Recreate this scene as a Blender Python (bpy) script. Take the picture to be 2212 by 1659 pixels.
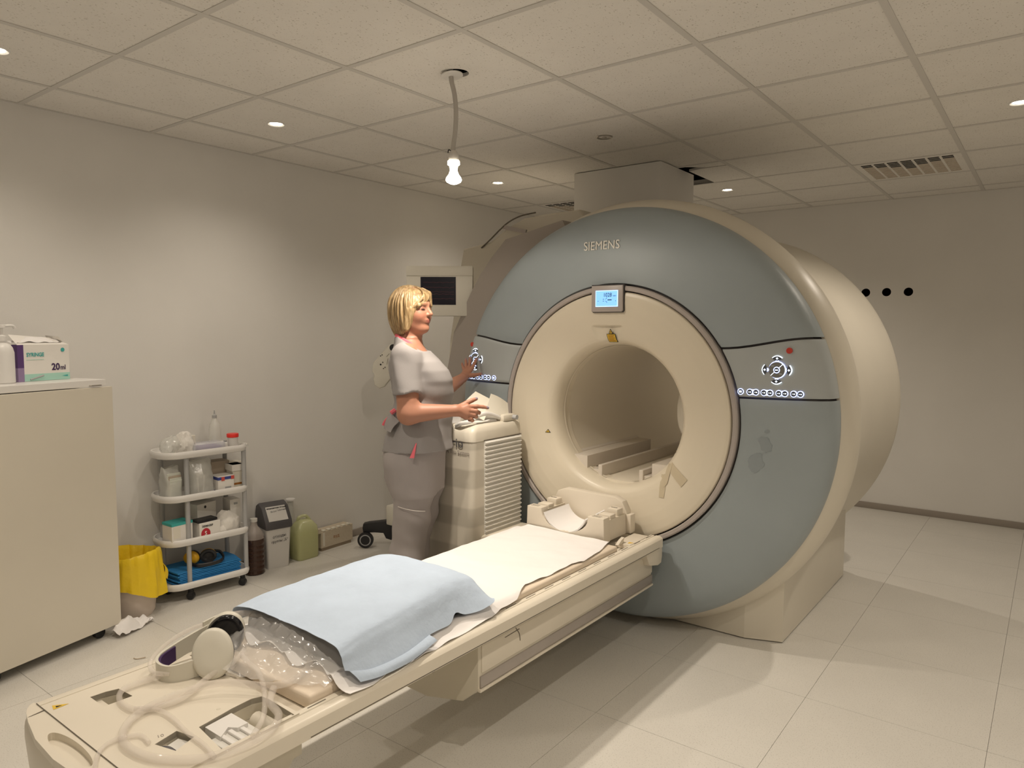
import bpy, bmesh, math, random
import numpy as np
from mathutils import Vector, Matrix

for o in list(bpy.data.objects):
    bpy.data.objects.remove(o, do_unlink=True)
S = bpy.context.scene
COL = S.collection
random.seed(7)
RNG = np.random.default_rng(7)
PI = math.pi

# ------------------------------------------------------------------ camera
CAM = (3.864, -0.731, 1.445)
YAW, PITCH, ROLL = -0.6487, -0.0755, 0.0029
def cam_axes(yaw, pitch, roll):
    f = Vector((math.sin(yaw)*math.cos(pitch), math.cos(yaw)*math.cos(pitch), math.sin(pitch)))
    r = Vector((math.cos(yaw), -math.sin(yaw), 0)); u = r.cross(f)
    return r*math.cos(roll)+u*math.sin(roll), u*math.cos(roll)-r*math.sin(roll), f
cr, cu, cf = cam_axes(YAW, PITCH, ROLL)
cd = bpy.data.cameras.new('camera'); cam = bpy.data.objects.new('camera', cd); COL.objects.link(cam)
cd.sensor_width = 36.0; cd.lens = 1551.3/2212*36.0; cd.clip_start = 0.02; cd.clip_end = 50
cam.matrix_world = Matrix(((cr.x, cu.x, -cf.x, CAM[0]), (cr.y, cu.y, -cf.y, CAM[1]), (cr.z, cu.z, -cf.z, CAM[2]), (0, 0, 0, 1)))
S.camera = cam

# ------------------------------------------------------------------ world, exposure, light levels
w = bpy.data.worlds.new('world'); S.world = w; w.use_nodes = True
w.node_tree.nodes['Background'].inputs[0].default_value = (1, .9, .75, 1)
w.node_tree.nodes['Background'].inputs[1].default_value = 0.0
S.view_settings.view_transform = 'Standard'; S.view_settings.look = 'None'
S.view_settings.exposure = 0.12; S.view_settings.gamma = 1.0; S.view_settings.use_curve_mapping = False
WARM = (1.0, 0.885, 0.745)
P_SPOT = 47.0          # recessed downlights
P_BULB = 58.0         # bare reflector bulb, beam
P_SIDE = 8.5          # and what leaks from its sides
SPOT_ANGLE = 140
SPOTS = [(0.678, 0.3, 1), (0.678, 1.5, 1), (0.678, 3.3, 1), (1.878, 4.5, 1), (3.678, 3.3, 1), (1.878, 0.3, 1), (3.678, 0.3, 1), (3.678, -0.9, 1), (0.678, -0.9, 1), (4.878, 1.5, 1), (1.878, 2.7, 0)]  # lit ones not listed in LIT are unseen, added to brighten the room
ROOMX, ROOMY0, ROOMY1, ROOMZ = 5.2, -2.2, 5.64, 2.472

# ------------------------------------------------------------------ materials
M = {}
def pm(name, col, rough=.5, metal=0, spec=.5, var=None, bump=None, trans=0, emit=None, alpha=1, coat=0, sss=0, ior=1.45, speck=None):
    m = bpy.data.materials.new(name); m.use_nodes = True
    nt = m.node_tree; b = nt.nodes['Principled BSDF']
    b.inputs['Base Color'].default_value = (*col, 1); b.inputs['Roughness'].default_value = rough
    b.inputs['Metallic'].default_value = metal; b.inputs['Specular IOR Level'].default_value = spec
    b.inputs['Transmission Weight'].default_value = trans; b.inputs['Alpha'].default_value = alpha
    b.inputs['Coat Weight'].default_value = coat; b.inputs['IOR'].default_value = ior
    if sss:
        b.inputs['Subsurface Weight'].default_value = sss; b.inputs['Subsurface Radius'].default_value = (.01, .004, .002)
    if emit:
        b.inputs['Emission Color'].default_value = (*emit[0], 1); b.inputs['Emission Strength'].default_value = emit[1]
    tc = nt.nodes.new('ShaderNodeTexCoord')
    last = None
    if var:                                   # (scale, amount): soft mottling of the paint
        n = nt.nodes.new('ShaderNodeTexNoise'); n.inputs['Scale'].default_value = var[0]; n.inputs['Detail'].default_value = 4
        nt.links.new(tc.outputs['Object'], n.inputs['Vector'])
        r = nt.nodes.new('ShaderNodeValToRGB'); a = var[1]
        r.color_ramp.elements[0].position = .3; r.color_ramp.elements[1].position = .7
        r.color_ramp.elements[0].color = (*[c*(1-a) for c in col], 1); r.color_ramp.elements[1].color = (*[min(1, c*(1+a)) for c in col], 1)
        nt.links.new(n.outputs['Fac'], r.inputs['Fac']); last = r.outputs['Color']
    if speck:                                 # (scale, threshold, colour, stretch)
        mp = nt.nodes.new('ShaderNodeMapping'); mp.inputs['Scale'].default_value = speck[3]
        nt.links.new(tc.outputs['Object'], mp.inputs['Vector'])
        n = nt.nodes.new('ShaderNodeTexNoise'); n.inputs['Scale'].default_value = speck[0]; n.inputs['Detail'].default_value = 2
        nt.links.new(mp.outputs['Vector'], n.inputs['Vector'])
        r = nt.nodes.new('ShaderNodeValToRGB'); r.color_ramp.elements[0].position = speck[1]; r.color_ramp.elements[1].position = speck[1]+.05
        nt.links.new(n.outputs['Fac'], r.inputs['Fac'])
        mx = nt.nodes.new('ShaderNodeMix'); mx.data_type = 'RGBA'
        nt.links.new(r.outputs['Color'], mx.inputs['Factor'])
        if last: nt.links.new(last, mx.inputs['A'])
        else: mx.inputs['A'].default_value = (*col, 1)
        mx.inputs['B'].default_value = (*speck[2], 1); last = mx.outputs['Result']
    if last: nt.links.new(last, b.inputs['Base Color'])
    if bump:                                  # (scale, strength)
        n = nt.nodes.new('ShaderNodeTexNoise'); n.inputs['Scale'].default_value = bump[0]; n.inputs['Detail'].default_value = 3
        nt.links.new(tc.outputs['Object'], n.inputs['Vector'])
        bp = nt.nodes.new('ShaderNodeBump'); bp.inputs['Strength'].default_value = bump[1]; bp.inputs['Distance'].default_value = .01
        nt.links.new(n.outputs['Fac'], bp.inputs['Height']); nt.links.new(bp.outputs['Normal'], b.inputs['Normal'])
    M[name] = m
    return m
def clear(name, col=(1, 1, 1), amount=.75, rough=.12, bmp=.3):
    """thin clear plastic: mostly see-through with a glossy skin"""
    m = bpy.data.materials.new(name); m.use_nodes = True; nt = m.node_tree
    b = nt.nodes['Principled BSDF']; b.inputs['Base Color'].default_value = (*col, 1); b.inputs['Roughness'].default_value = rough
    b.inputs['Alpha'].default_value = 1-amount; b.inputs['Specular IOR Level'].default_value = .8
    t = nt.nodes.new('ShaderNodeTexCoord'); n = nt.nodes.new('ShaderNodeTexNoise'); n.inputs['Scale'].default_value = 35
    nt.links.new(t.outputs['Object'], n.inputs['Vector'])
    bp = nt.nodes.new('ShaderNodeBump'); bp.inputs['Strength'].default_value = bmp; bp.inputs['Distance'].default_value = .005
    nt.links.new(n.outputs['Fac'], bp.inputs['Height']); nt.links.new(bp.outputs['Normal'], b.inputs['Normal'])
    M[name] = m; return m

pm('wall', (.80, .78, .745), .75, var=(2.5, .02), bump=(260, .05))
pm('ceil_tile', (.82, .79, .74), .9, var=(6, .02), speck=(150, .645, (.54, .50, .44), (1, .6, 1)), bump=(120, .15))
pm('ceil_bar', (.64, .615, .575), .5)
pm('dark_void', (.015, .012, .01), .9)
pm('floor', (.69, .665, .61), .36, var=(3, .03), speck=(220, .60, (.54, .515, .465), (1, 1, 1)))
pm('joint', (.42, .40, .36), .8)
pm('skirting', (.33, .29, .25), .55)
pm('cream', (.70, .65, .55), .38, var=(3, .02))
pm('cream_warm', (.74, .67, .54), .35, var=(3, .02))
pm('blue_cover', (.33, .375, .395), .42, var=(4, .03), bump=(500, .06))
pm('panel_grey', (.425, .455, .46), .38, var=(4, .02))
pm('taupe', (.35, .31, .275), .4)
pm('taupe_light', (.43, .385, .36), .35)
pm('dark_seal', (.06, .055, .055), .6)
pm('bore', (.86, .79, .66), .4)
pm('rail_bore', (.72, .66, .58), .4)
pm('logo', (.80, .77, .70), .35)
pm('tape', (.58, .50, .36), .5)
pm('yellow_label', (.75, .50, .05), .5); pm('black_ink', (.02, .02, .02), .5); pm('yellow_mark', (.9, .7, .25), .5)
pm('lcd', (.25, .55, .9), .3, emit=((.22, .52, 1.0), .8)); pm('lcd_frame', (.3, .5, 1), .3, emit=((.45, .65, 1), 1.4)); pm('lcd_ink', (.01, .02, .06), .8)
pm('led', (.5, .6, 1), .3, emit=((.42, .52, 1), 3.0)); pm('btn_dark', (.09, .10, .12), .3); pm('btn_grey', (.20, .20, .19), .3); pm('led_white', (.9, .95, 1), .3, emit=((.8, .9, 1), 2.5))
pm('red_btn', (.55, .05, .03), .4)
pm('stain', (.285, .325, .345), .6)
pm('table', (.74, .68, .57), .35, var=(5, .02)); pm('table_side', (.66, .61, .50), .4); pm('alu', (.40, .36, .33), .35, metal=.3)
pm('groove', (.16, .14, .11), .7); pm('pad', (.76, .65, .52), .55, bump=(300, .05))
pm('sheet', (.86, .835, .82), .85, bump=(14, .3)); pm('drape', (.53, .63, .77), .8, var=(9, .04), bump=(60, .15))
pm('coil_dark', (.07, .065, .06), .55); pm('coil', (.73, .66, .55), .45)
pm('white_plastic', (.78, .76, .73), .35); pm('off_white', (.70, .68, .63), .45); pm('grey_plastic', (.42, .42, .42), .45); pm('dark_grey', (.10, .095, .10), .5)
pm('black', (.018, .018, .02), .45); pm('black_gloss', (.01, .01, .012), .15)
pm('phone_shell', (.66, .63, .54), .4)
clear('tube_clear', (.84, .77, .70), .70, .03, 0); clear('film', (.95, .93, .90), .72, .15); clear('bag_clear', (.85, .85, .80), .55, .2); clear('box_clear', (.85, .86, .92), .55, .2)
pm('yellow_bag', (.86, .60, .02), .42, bump=(30, .4)); pm('bucket', (.70, .60, .52), .5)
pm('jug', (.09, .045, .03), .1, trans=.35); clear('jug_neck', (.75, .66, .60), .6, .1); clear('canister', (.70, .72, .38), .35, .25); pm('canister_fluid', (.50, .50, .20), .5)
pm('carton', (.62, .54, .42), .8, bump=(60, .3)); pm('carton_dark', (.30, .24, .17), .85)
pm('paper', (.82, .79, .74), .8); pm('cardstock', (.78, .74, .64), .7)
pm('teal', (.06, .42, .40), .6); pm('mint', (.42, .70, .60), .6); pm('purple', (.10, .045, .17), .6); pm('lilac', (.30, .22, .38), .6)
pm('ink_violet', (.05, .02, .09), .6); pm('blue_print', (.05, .07, .28), .5); pm('red_print', (.60, .10, .08), .5); pm('crimson', (.50, .03, .05), .5); pm('brown_print', (.35, .13, .02), .6)
pm('red_lid', (.80, .04, .03), .35); pm('blue_pad', (.03, .24, .58), .7, bump=(60, .2)); pm('ear_yellow', (.75, .42, .02), .4)
pm('tan', (.50, .42, .33), .7); pm('cotton', (.80, .77, .72), .95, bump=(30, .5)); pm('pale_pack', (.70, .72, .64), .6, bump=(40, .3))
pm('metal', (.55, .52, .48), .3, metal=.8)
pm('screen_dark', (.012, .012, .022), .2); pm('screen_line', (.06, .025, .03), .4, emit=((.3, .08, .08), .12)); pm('monitor', (.66, .63, .55), .45)
pm('cable', (.50, .47, .43), .5); pm('socket', (.62, .59, .55), .35)
pm('bulb_lit', (1, .95, .85), .2, emit=((1, .9, .72), 14)); pm('lamp_lit', (1, .95, .85), .2, emit=((1, .92, .76), 22))
pm('skin', (.60, .32, .22), .5, sss=.08); pm('tunic', (.285, .267, .262), .85, bump=(400, .08)); pm('trousers', (.33, .30, .292), .85, bump=(400, .08))
pm('pink', (.80, .16, .20), .7); pm('seam', (.66, .62, .58), .8); pm('nail', (.22, .22, .30), .25)
def hair_mat():
    m = bpy.data.materials.new('hair'); m.use_nodes = True; nt = m.node_tree; b = nt.nodes['Principled BSDF']
    tc = nt.nodes.new('ShaderNodeTexCoord'); mp = nt.nodes.new('ShaderNodeMapping'); mp.inputs['Scale'].default_value = (1, 1, .16); mp.inputs['Rotation'].default_value = (0, .5, 0)
    n = nt.nodes.new('ShaderNodeTexNoise'); n.inputs['Scale'].default_value = 90; n.inputs['Detail'].default_value = 4
    r = nt.nodes.new('ShaderNodeValToRGB'); e = r.color_ramp.elements
    e[0].position = .3; e[0].color = (.19, .115, .05, 1); e[1].position = .75; e[1].color = (.55, .41, .24, 1)
    k = e.new(.5); k.color = (.37, .25, .12, 1)
    bp = nt.nodes.new('ShaderNodeBump'); bp.inputs['Strength'].default_value = .6; bp.inputs['Distance'].default_value = .006
    L = nt.links.new
    L(tc.outputs['Object'], mp.inputs['Vector']); L(mp.outputs['Vector'], n.inputs['Vector']); L(n.outputs['Fac'], r.inputs['Fac'])
    L(r.outputs['Color'], b.inputs['Base Color']); L(n.outputs['Fac'], bp.inputs['Height']); L(bp.outputs['Normal'], b.inputs['Normal'])
    b.inputs['Roughness'].default_value = .42; M['hair'] = m
hair_mat()
def skin_mat():
    nt = M['skin'].node_tree; b = nt.nodes['Principled BSDF']
    a = nt.nodes.new('ShaderNodeAttribute'); a.attribute_name = 'tone'
    nt.links.new(a.outputs['Color'], b.inputs['Base Color'])
skin_mat()
def band_mat():
    """column paint with broad printed stripes in two close creams"""
    m = pm('column', (.62, .57, .48), .4); nt = m.node_tree; b = nt.nodes['Principled BSDF']
    tc = nt.nodes.new('ShaderNodeTexCoord'); sx = nt.nodes.new('ShaderNodeSeparateXYZ'); md = nt.nodes.new('ShaderNodeMath'); md.operation = 'PINGPONG'; md.inputs[1].default_value = .092
    r = nt.nodes.new('ShaderNodeValToRGB'); r.color_ramp.interpolation = 'LINEAR'; e = r.color_ramp.elements
    e[0].position = .040; e[0].color = (.50, .46, .385, 1); e[1].position = .050; e[1].color = (.64, .59, .50, 1)
    L = nt.links.new; L(tc.outputs['Object'], sx.inputs[0]); L(sx.outputs['Z'], md.inputs[0]); L(md.outputs[0], r.inputs['Fac']); L(r.outputs['Color'], b.inputs['Base Color'])
band_mat()

# ------------------------------------------------------------------ mesh helpers (everything is authored in world metres)
WM = {}
class MB:
    def __init__(s): s.v = []; s.f = []
    def add(s, V, F):
        n = len(s.v); s.v += [tuple(map(float, p)) for p in V]; s.f += [tuple(i+n for i in q) for q in F]; return s
    def box(s, x0, x1, y0, y1, z0, z1, r=0, seg=2, mat=None):
        bm = bmesh.new(); bmesh.ops.create_cube(bm, size=1)
        for v in bm.verts: v.co = Vector(((x0+x1)/2+v.co.x*(x1-x0), (y0+y1)/2+v.co.y*(y1-y0), (z0+z1)/2+v.co.z*(z1-z0)))
        if r: bmesh.ops.bevel(bm, geom=list(bm.edges), offset=min(r, .49*min(x1-x0, y1-y0, z1-z0)), segments=seg, affect='EDGES', profile=.5)
        if mat is not None: bm.transform(mat)
        return s.frombm(bm)
    def frombm(s, bm):
        bm.verts.index_update(); s.add([v.co[:] for v in bm.verts], [[v.index for v in f.verts] for f in bm.faces]); bm.free(); return s
    def prism(s, poly, a, b, axis='z', r=0, seg=2, mat=None):
        """polygon (2-D list) extruded from a to b along an axis: z takes (x,y), y takes (x,z), x takes (y,z)"""
        mk = {'z': lambda p, h: (p[0], p[1], h), 'y': lambda p, h: (p[0], h, p[1]), 'x': lambda p, h: (h, p[0], p[1])}[axis]
        bm = bmesh.new(); n = len(poly)
        A = [bm.verts.new(mk(p, a)) for p in poly]; B = [bm.verts.new(mk(p, b)) for p in poly]
        bm.faces.new(A); bm.faces.new(B[::-1])
        for i in range(n): bm.faces.new((A[i], B[i], B[(i+1) % n], A[(i+1) % n]))
        bmesh.ops.recalc_face_normals(bm, faces=bm.faces)
        if r:
            es = [e for e in bm.edges if (e.verts[0] in A) == (e.verts[1] in A)]
            bmesh.ops.bevel(bm, geom=es, offset=r, segments=seg, affect='EDGES', profile=.5)
        bmesh.ops.triangulate(bm, faces=[f for f in bm.faces if len(f.verts) > 4])
        if mat is not None: bm.transform(mat)
        return s.frombm(bm)
    def plate(s, outer, holes, a, b, axis='z'):
        """flat plate with holes, given thickness"""
        mk = {'z': lambda p, h: (p[0], p[1], h), 'y': lambda p, h: (p[0], h, p[1])}[axis]
        bm = bmesh.new(); es = []
        for lp in [outer]+holes:
            vs = [bm.verts.new(mk(p, a)) for p in lp]
            es += [bm.edges.new((vs[i], vs[(i+1) % len(vs)])) for i in range(len(vs))]
        r = bmesh.ops.triangle_fill(bm, edges=es, use_beauty=True, use_dissolve=False)
        fs = [g for g in r['geom'] if isinstance(g, bmesh.types.BMFace)]
        e = bmesh.ops.extrude_face_region(bm, geom=fs)
        d = Vector(mk((0, 0), b-a))
        for g in e['geom']:
            if isinstance(g, bmesh.types.BMVert): g.co += d
        bmesh.ops.recalc_face_normals(bm, faces=bm.faces)
        return s.frombm(bm)
    def lathe(s, prof, c=(0, 0, 0), axis='z', n=32, a0=0, a1=2*PI, close=True, mat=None):
        """prof: list of (r, h) round an axis through c"""
        full = abs(a1-a0-2*PI) < 1e-6; m = n if full else n+1
        V = []; F = []
        for (r, h) in prof:
            for i in range(m):
                a = a0+(a1-a0)*i/n; x, y = r*math.cos(a), r*math.sin(a)
                V.append((c[0]+x, c[1]+y, c[2]+h) if axis == 'z' else ((c[0]+x, c[1]+h, c[2]+y) if axis == 'y' else (c[0]+h, c[1]+x, c[2]+y)))
        for j in range(len(prof)-1):
            for i in range(n):
                k = (i+1) % m; F.append((j*m+i, j*m+k, (j+1)*m+k, (j+1)*m+i))
        if close and full:
            if prof[0][0] > 1e-6: F.append(tuple(range(m))[::-1])
            if prof[-1][0] > 1e-6: F.append(tuple(range((len(prof)-1)*m, len(prof)*m)))
        if mat is not None: V = [mat @ Vector(v) for v in V]
        return s.add(V, F)
    def cyl(s, p, q, r, n=16, r2=None):
        return s.tube([p, q], r, n, smooth=0, r2=r2)
    def tube(s, pts, r, n=8, smooth=6, closed=False, r2=None, flat=None):
        P = [Vector(p) for p in pts]
        if smooth and len(P) > 2:
            Q = []; L = len(P); rng = range(L if closed else L-1)
            for i in rng:
                p0 = P[(i-1) % L] if closed or i > 0 else P[0]; p1 = P[i]; p2 = P[(i+1) % L]; p3 = P[(i+2) % L] if closed or i+2 < L else P[-1]
                for k in range(smooth):
                    t = k/smooth; Q.append(.5*((2*p1)+(p2-p0)*t+(2*p0-5*p1+4*p2-p3)*t*t+(3*p1-p0-3*p2+p3)*t**3))
            if not closed: Q.append(P[-1])
            P = Q
        L = len(P); V = []; F = []; up = None
        for i in range(L):
            t = (P[(i+1) % L]-P[i-1]) if closed else (P[min(i+1, L-1)]-P[max(i-1, 0)])
            t.normalize()
            if up is None:
                up = Vector((0, 0, 1)) if abs(t.z) < .9 else Vector((1, 0, 0))
            up = (up-t*up.dot(t)); up.normalize(); sd = t.cross(up)
            rr = r(i/(L-1)) if callable(r) else (r if r2 is None else r+(r2-r)*i/(L-1))
            for k in range(n):
                a = 2*PI*k/n; f = flat or (1, 1)
                V.append(P[i]+sd*(rr*f[0]*math.cos(a))+up*(rr*f[1]*math.sin(a)))
        for i in range(L if closed else L-1):
            for k in range(n):
                j = (i+1) % L; F.append((i*n+k, i*n+(k+1) % n, j*n+(k+1) % n, j*n+k))
        if not closed: F.append(tuple(range(n))[::-1]); F.append(tuple(range((L-1)*n, L*n)))
        return s.add(V, F)
    def grid(s, P, thick=0):
        """P: array nu x nv x 3; optional shell thickness downwards along the normals"""
        P = np.asarray(P, float); nu, nv = P.shape[:2]
        F = [(i*nv+j, (i+1)*nv+j, (i+1)*nv+j+1, i*nv+j+1) for i in range(nu-1) for j in range(nv-1)]
        if not thick: return s.add(P.reshape(-1, 3), F)
        du = np.gradient(P, axis=0); dv = np.gradient(P, axis=1); N = np.cross(du, dv); N /= np.linalg.norm(N, axis=2, keepdims=True)+1e-9
        B = P-N*thick; n = nu*nv
        F2 = [tuple(k+n for k in f[::-1]) for f in F]
        rim = [(i, 0) for i in range(nu)]+[(nu-1, j) for j in range(1, nv)]+[(i, nv-1) for i in range(nu-2, -1, -1)]+[(0, j) for j in range(nv-2, 0, -1)]
        R = [a*nv+b for a, b in rim]
        F3 = [(R[k], R[(k+1) % len(R)], R[(k+1) % len(R)]+n, R[k]+n) for k in range(len(R))]
        return s.add(np.concatenate([P.reshape(-1, 3), B.reshape(-1, 3)]), F+F2+F3)
    def xf(s, mat):
        s.v = [tuple(mat @ Vector(p)) for p in s.v]; return s
    def build(s, name, mat, parent=None, smooth=35, flip=False):
        me = bpy.data.meshes.new(name); me.from_pydata(s.v, [], s.f); me.validate()
        bm = bmesh.new(); bm.from_mesh(me); bmesh.ops.recalc_face_normals(bm, faces=bm.faces); bm.to_mesh(me); bm.free()
        return link(name, me, mat, parent, smooth)
def link(name, me, mat, parent=None, smooth=35):
    me.materials.clear(); me.materials.append(M[mat] if isinstance(mat, str) else mat)
    if smooth:
        me.shade_smooth(); me.set_sharp_from_angle(angle=math.radians(smooth))
    o = bpy.data.objects.new(name, me); COL.objects.link(o)
    if parent is not None:
        me.transform(WM[parent.name].inverted()); o.parent = parent; WM[o.name] = WM[parent.name]
    else: WM[o.name] = Matrix.Identity(4)
    return o
def tag(o, label=None, cat=None, group=None, kind=None):
    if label: o['label'] = label
    if cat: o['category'] = cat
    if group: o['group'] = group
    if kind: o['kind'] = kind
    return o
def empty(name, loc=(0, 0, 0), rz=0, label=None, cat=None, group=None, kind=None):
    o = bpy.data.objects.new(name, None); COL.objects.link(o); o.location = loc; o.rotation_euler = (0, 0, rz); o.empty_display_size = .05
    WM[o.name] = Matrix.Translation(loc) @ Matrix.Rotation(rz, 4, 'Z')
    return tag(o, label, cat, group, kind)
def copy_tree(o, loc, parent=None):
    c = o.copy(); COL.objects.link(c); c.parent = parent
    if loc is not None: c.location = loc
    for ch in o.children: copy_tree(ch, None, c)
    return c
def text(name, body, size, mat, parent, M4, align='LEFT', ext=.0008, bold=0, sx=1):
    cu_ = bpy.data.curves.new(name, 'FONT'); cu_.body = body; cu_.size = size; cu_.extrude = ext; cu_.align_x = align; cu_.offset = bold; cu_.resolution_u = 3
    t = bpy.data.objects.new(name, cu_); COL.objects.link(t)
    bpy.context.view_layer.update()
    me = bpy.data.meshes.new_from_object(t.evaluated_get(bpy.context.evaluated_depsgraph_get()))
    bpy.data.objects.remove(t, do_unlink=True); bpy.data.curves.remove(cu_)
    me.transform(M4 @ Matrix.Diagonal((sx, 1, 1, 1)))
    return link(name, me, mat, parent, 0)
def frame(o, ex, ey):
    """4x4 placing local x along ex and local y along ey at o"""
    ex = Vector(ex).normalized(); ey = Vector(ey); ey = (ey-ex*ey.dot(ex)).normalized(); ez = ex.cross(ey)
    return Matrix(((ex.x, ey.x, ez.x, o[0]), (ex.y, ey.y, ez.y, o[1]), (ex.z, ey.z, ez.z, o[2]), (0, 0, 0, 1)))
def circ(cx, cy, r, n=24, ry=None):
    return [(cx+r*math.cos(2*PI*i/n), cy+(ry or r)*math.sin(2*PI*i/n)) for i in range(n)]
def interp(x, T): return float(np.interp(x, [t[0] for t in T], [t[1] for t in T]))
def noise3(P, sc, seed=0):
    """cheap smooth pseudo noise, vectorised, about -1..1"""
    r = np.random.default_rng(seed); out = 0
    for k in range(6):
        d = r.normal(size=3)*sc*(.7+.25*k); out = out+np.sin(P[..., 0]*d[0]+P[..., 1]*d[1]+P[..., 2]*d[2]+r.uniform(0, 6.28))/(1+.35*k)
    return out/2.6
# ------------------------------------------------------------------ room
wl = MB().box(-.12, 0, ROOMY0-.12, ROOMY1+.12, -.02, 2.85).build('wall_left', 'wall'); tag(wl, kind='structure')
wr = MB().box(ROOMX, ROOMX+.12, ROOMY0-.12, ROOMY1+.12, -.02, 2.85).build('wall_right', 'wall'); tag(wr, kind='structure')
wf = MB().box(0, ROOMX, ROOMY0-.12, ROOMY0, -.02, 2.85).build('wall_front', 'wall'); tag(wf, kind='structure')
HOLES = [(2.612, 1.751), (2.763, 1.751), (2.917, 1.749)]
wb = MB().plate([(0, -.02), (ROOMX, -.02), (ROOMX, 2.85), (0, 2.85)], [circ(x, z, .033, 28) for x, z in HOLES], ROOMY1, ROOMY1+.12, 'y').build('wall_back', 'wall'); tag(wb, kind='structure')
for x, z in HOLES:
    MB().lathe([(.0325, .004), (.0325, .11), (0.0, .11)], (x, ROOMY1, z), 'y', 24, close=False).build('cable_hole_lining', 'dark_void', wb)
o = MB().box(0, .012, ROOMY0, ROOMY1, 0, .05, .003).build('baseboard_left', 'skirting'); tag(o, kind='structure')
o = MB().box(.012, ROOMX, ROOMY1-.012, ROOMY1, 0, .05, .003).build('baseboard_back', 'skirting'); tag(o, kind='structure')

fl = empty('floor', (0, 0, 0), kind='structure')
MB().box(-.1, ROOMX+.1, ROOMY0-.1, ROOMY1+.1, -.06, -.006).build('floor_bed', 'joint', fl, 0)
def cuts(a, b, start, step=.6):
    k = start; L = [a]
    while k > a+.05: k -= step
    k += step if k <= a+.02 else 0
    while k < b-.02: L.append(k); k += step
    return L+[b]
def tiles(name, mat, parent, X, Y, z0, z1, gap, skip=()):
    cache = {}
    for i in range(len(X)-1):
        for j in range(len(Y)-1):
            if (i, j) in skip: continue
            wx, wy = X[i+1]-X[i]-gap, Y[j+1]-Y[j]-gap; key = (round(wx, 3), round(wy, 3))
            if key not in cache:
                me = bpy.data.meshes.new(name); b = MB().box(-wx/2, wx/2, -wy/2, wy/2, z0, z1)
                me.from_pydata(b.v, [], b.f); me.materials.append(M[mat]); cache[key] = me
            o = bpy.data.objects.new(name, cache[key]); COL.objects.link(o); o.parent = parent
            o.location = ((X[i]+X[i+1])/2, (Y[j]+Y[j+1])/2, 0)
tiles('floor_tile', 'floor', fl, cuts(0, ROOMX, .138), cuts(ROOMY0, ROOMY1, .35), -.006, 0, .0014)

# suspended ceiling: lay-in tiles on exposed T bars, dark void above
ce = empty('ceiling', (0, 0, 0), kind='structure')
MB().box(-.1, ROOMX+.1, ROOMY0-.1, ROOMY1+.1, 2.72, 2.8).build('ceiling_slab', 'dark_void', ce, 0)
CX = cuts(0, ROOMX, .378); CY = cuts(ROOMY0, ROOMY1, .6)
def cell(x, y): return (max(i for i in range(len(CX)-1) if CX[i] <= x), max(j for j in range(len(CY)-1) if CY[j] <= y))
cord_cell = cell(1.878, 1.5); gap_cell = cell(2.0, 3.75)
BW, ZB = .024, 2.472

tiles('ceiling_tile', 'ceil_tile', ce, CX, CY, ZB+.0032, ZB+.018, .012, skip=(cord_cell, gap_cell))
i, j = cord_cell
MB().plate([(CX[i]+.006, CY[j]+.006), (CX[i+1]-.006, CY[j]+.006), (CX[i+1]-.006, CY[j+1]-.006), (CX[i]+.006, CY[j+1]-.006)], [circ(1.884, 1.508, .048, 24)], ZB+.0032, ZB+.018).build('ceiling_tile', 'ceil_tile', ce, 0)
i, j = gap_cell
MB().prism([(CX[i]+.006, CY[j]+.006), (CX[i+1]-.006, CY[j]+.006), (CX[i+1]-.006, 3.72), (2.03, 3.712), (1.93, 3.63), (CX[i]+.006, 3.63)], ZB+.0032, ZB+.018).build('ceiling_tile', 'ceil_tile', ce, 0)
MB().prism([(1.99, 3.735), (CX[i+1]-.006, 3.735), (CX[i+1]-.006, CY[j+1]-.006), (1.90, CY[j+1]-.006), (1.90, 3.76)], ZB+.0032, ZB+.018).build('ceiling_tile', 'ceil_tile', ce, 0)
for x in CX[1:-1]:
    MB().box(x-BW/2, x+BW/2, ROOMY0, ROOMY1, ZB, ZB+.003).box(x-.003, x+.003, ROOMY0, ROOMY1, ZB+.003, ZB+.04).build('ceiling_bar', 'ceil_bar', ce, 0)
for y in CY[1:-1]:
    MB().box(0, ROOMX, y-BW/2, y+BW/2, ZB+.0004, ZB+.003).box(0, ROOMX, y-.003, y+.003, ZB+.003, ZB+.035).build('ceiling_bar', 'ceil_bar', ce, 0)
for (x0, x1, y0, y1) in ((0, .02, ROOMY0, ROOMY1), (0, ROOMX, ROOMY1-.02, ROOMY1), (ROOMX-.02, ROOMX, ROOMY0, ROOMY1), (0, ROOMX, ROOMY0, ROOMY0+.02)):
    MB().box(x0, x1, y0, y1, ZB+.0008, ZB+.003).build('wall_angle', 'ceil_bar', ce, 0)

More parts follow.
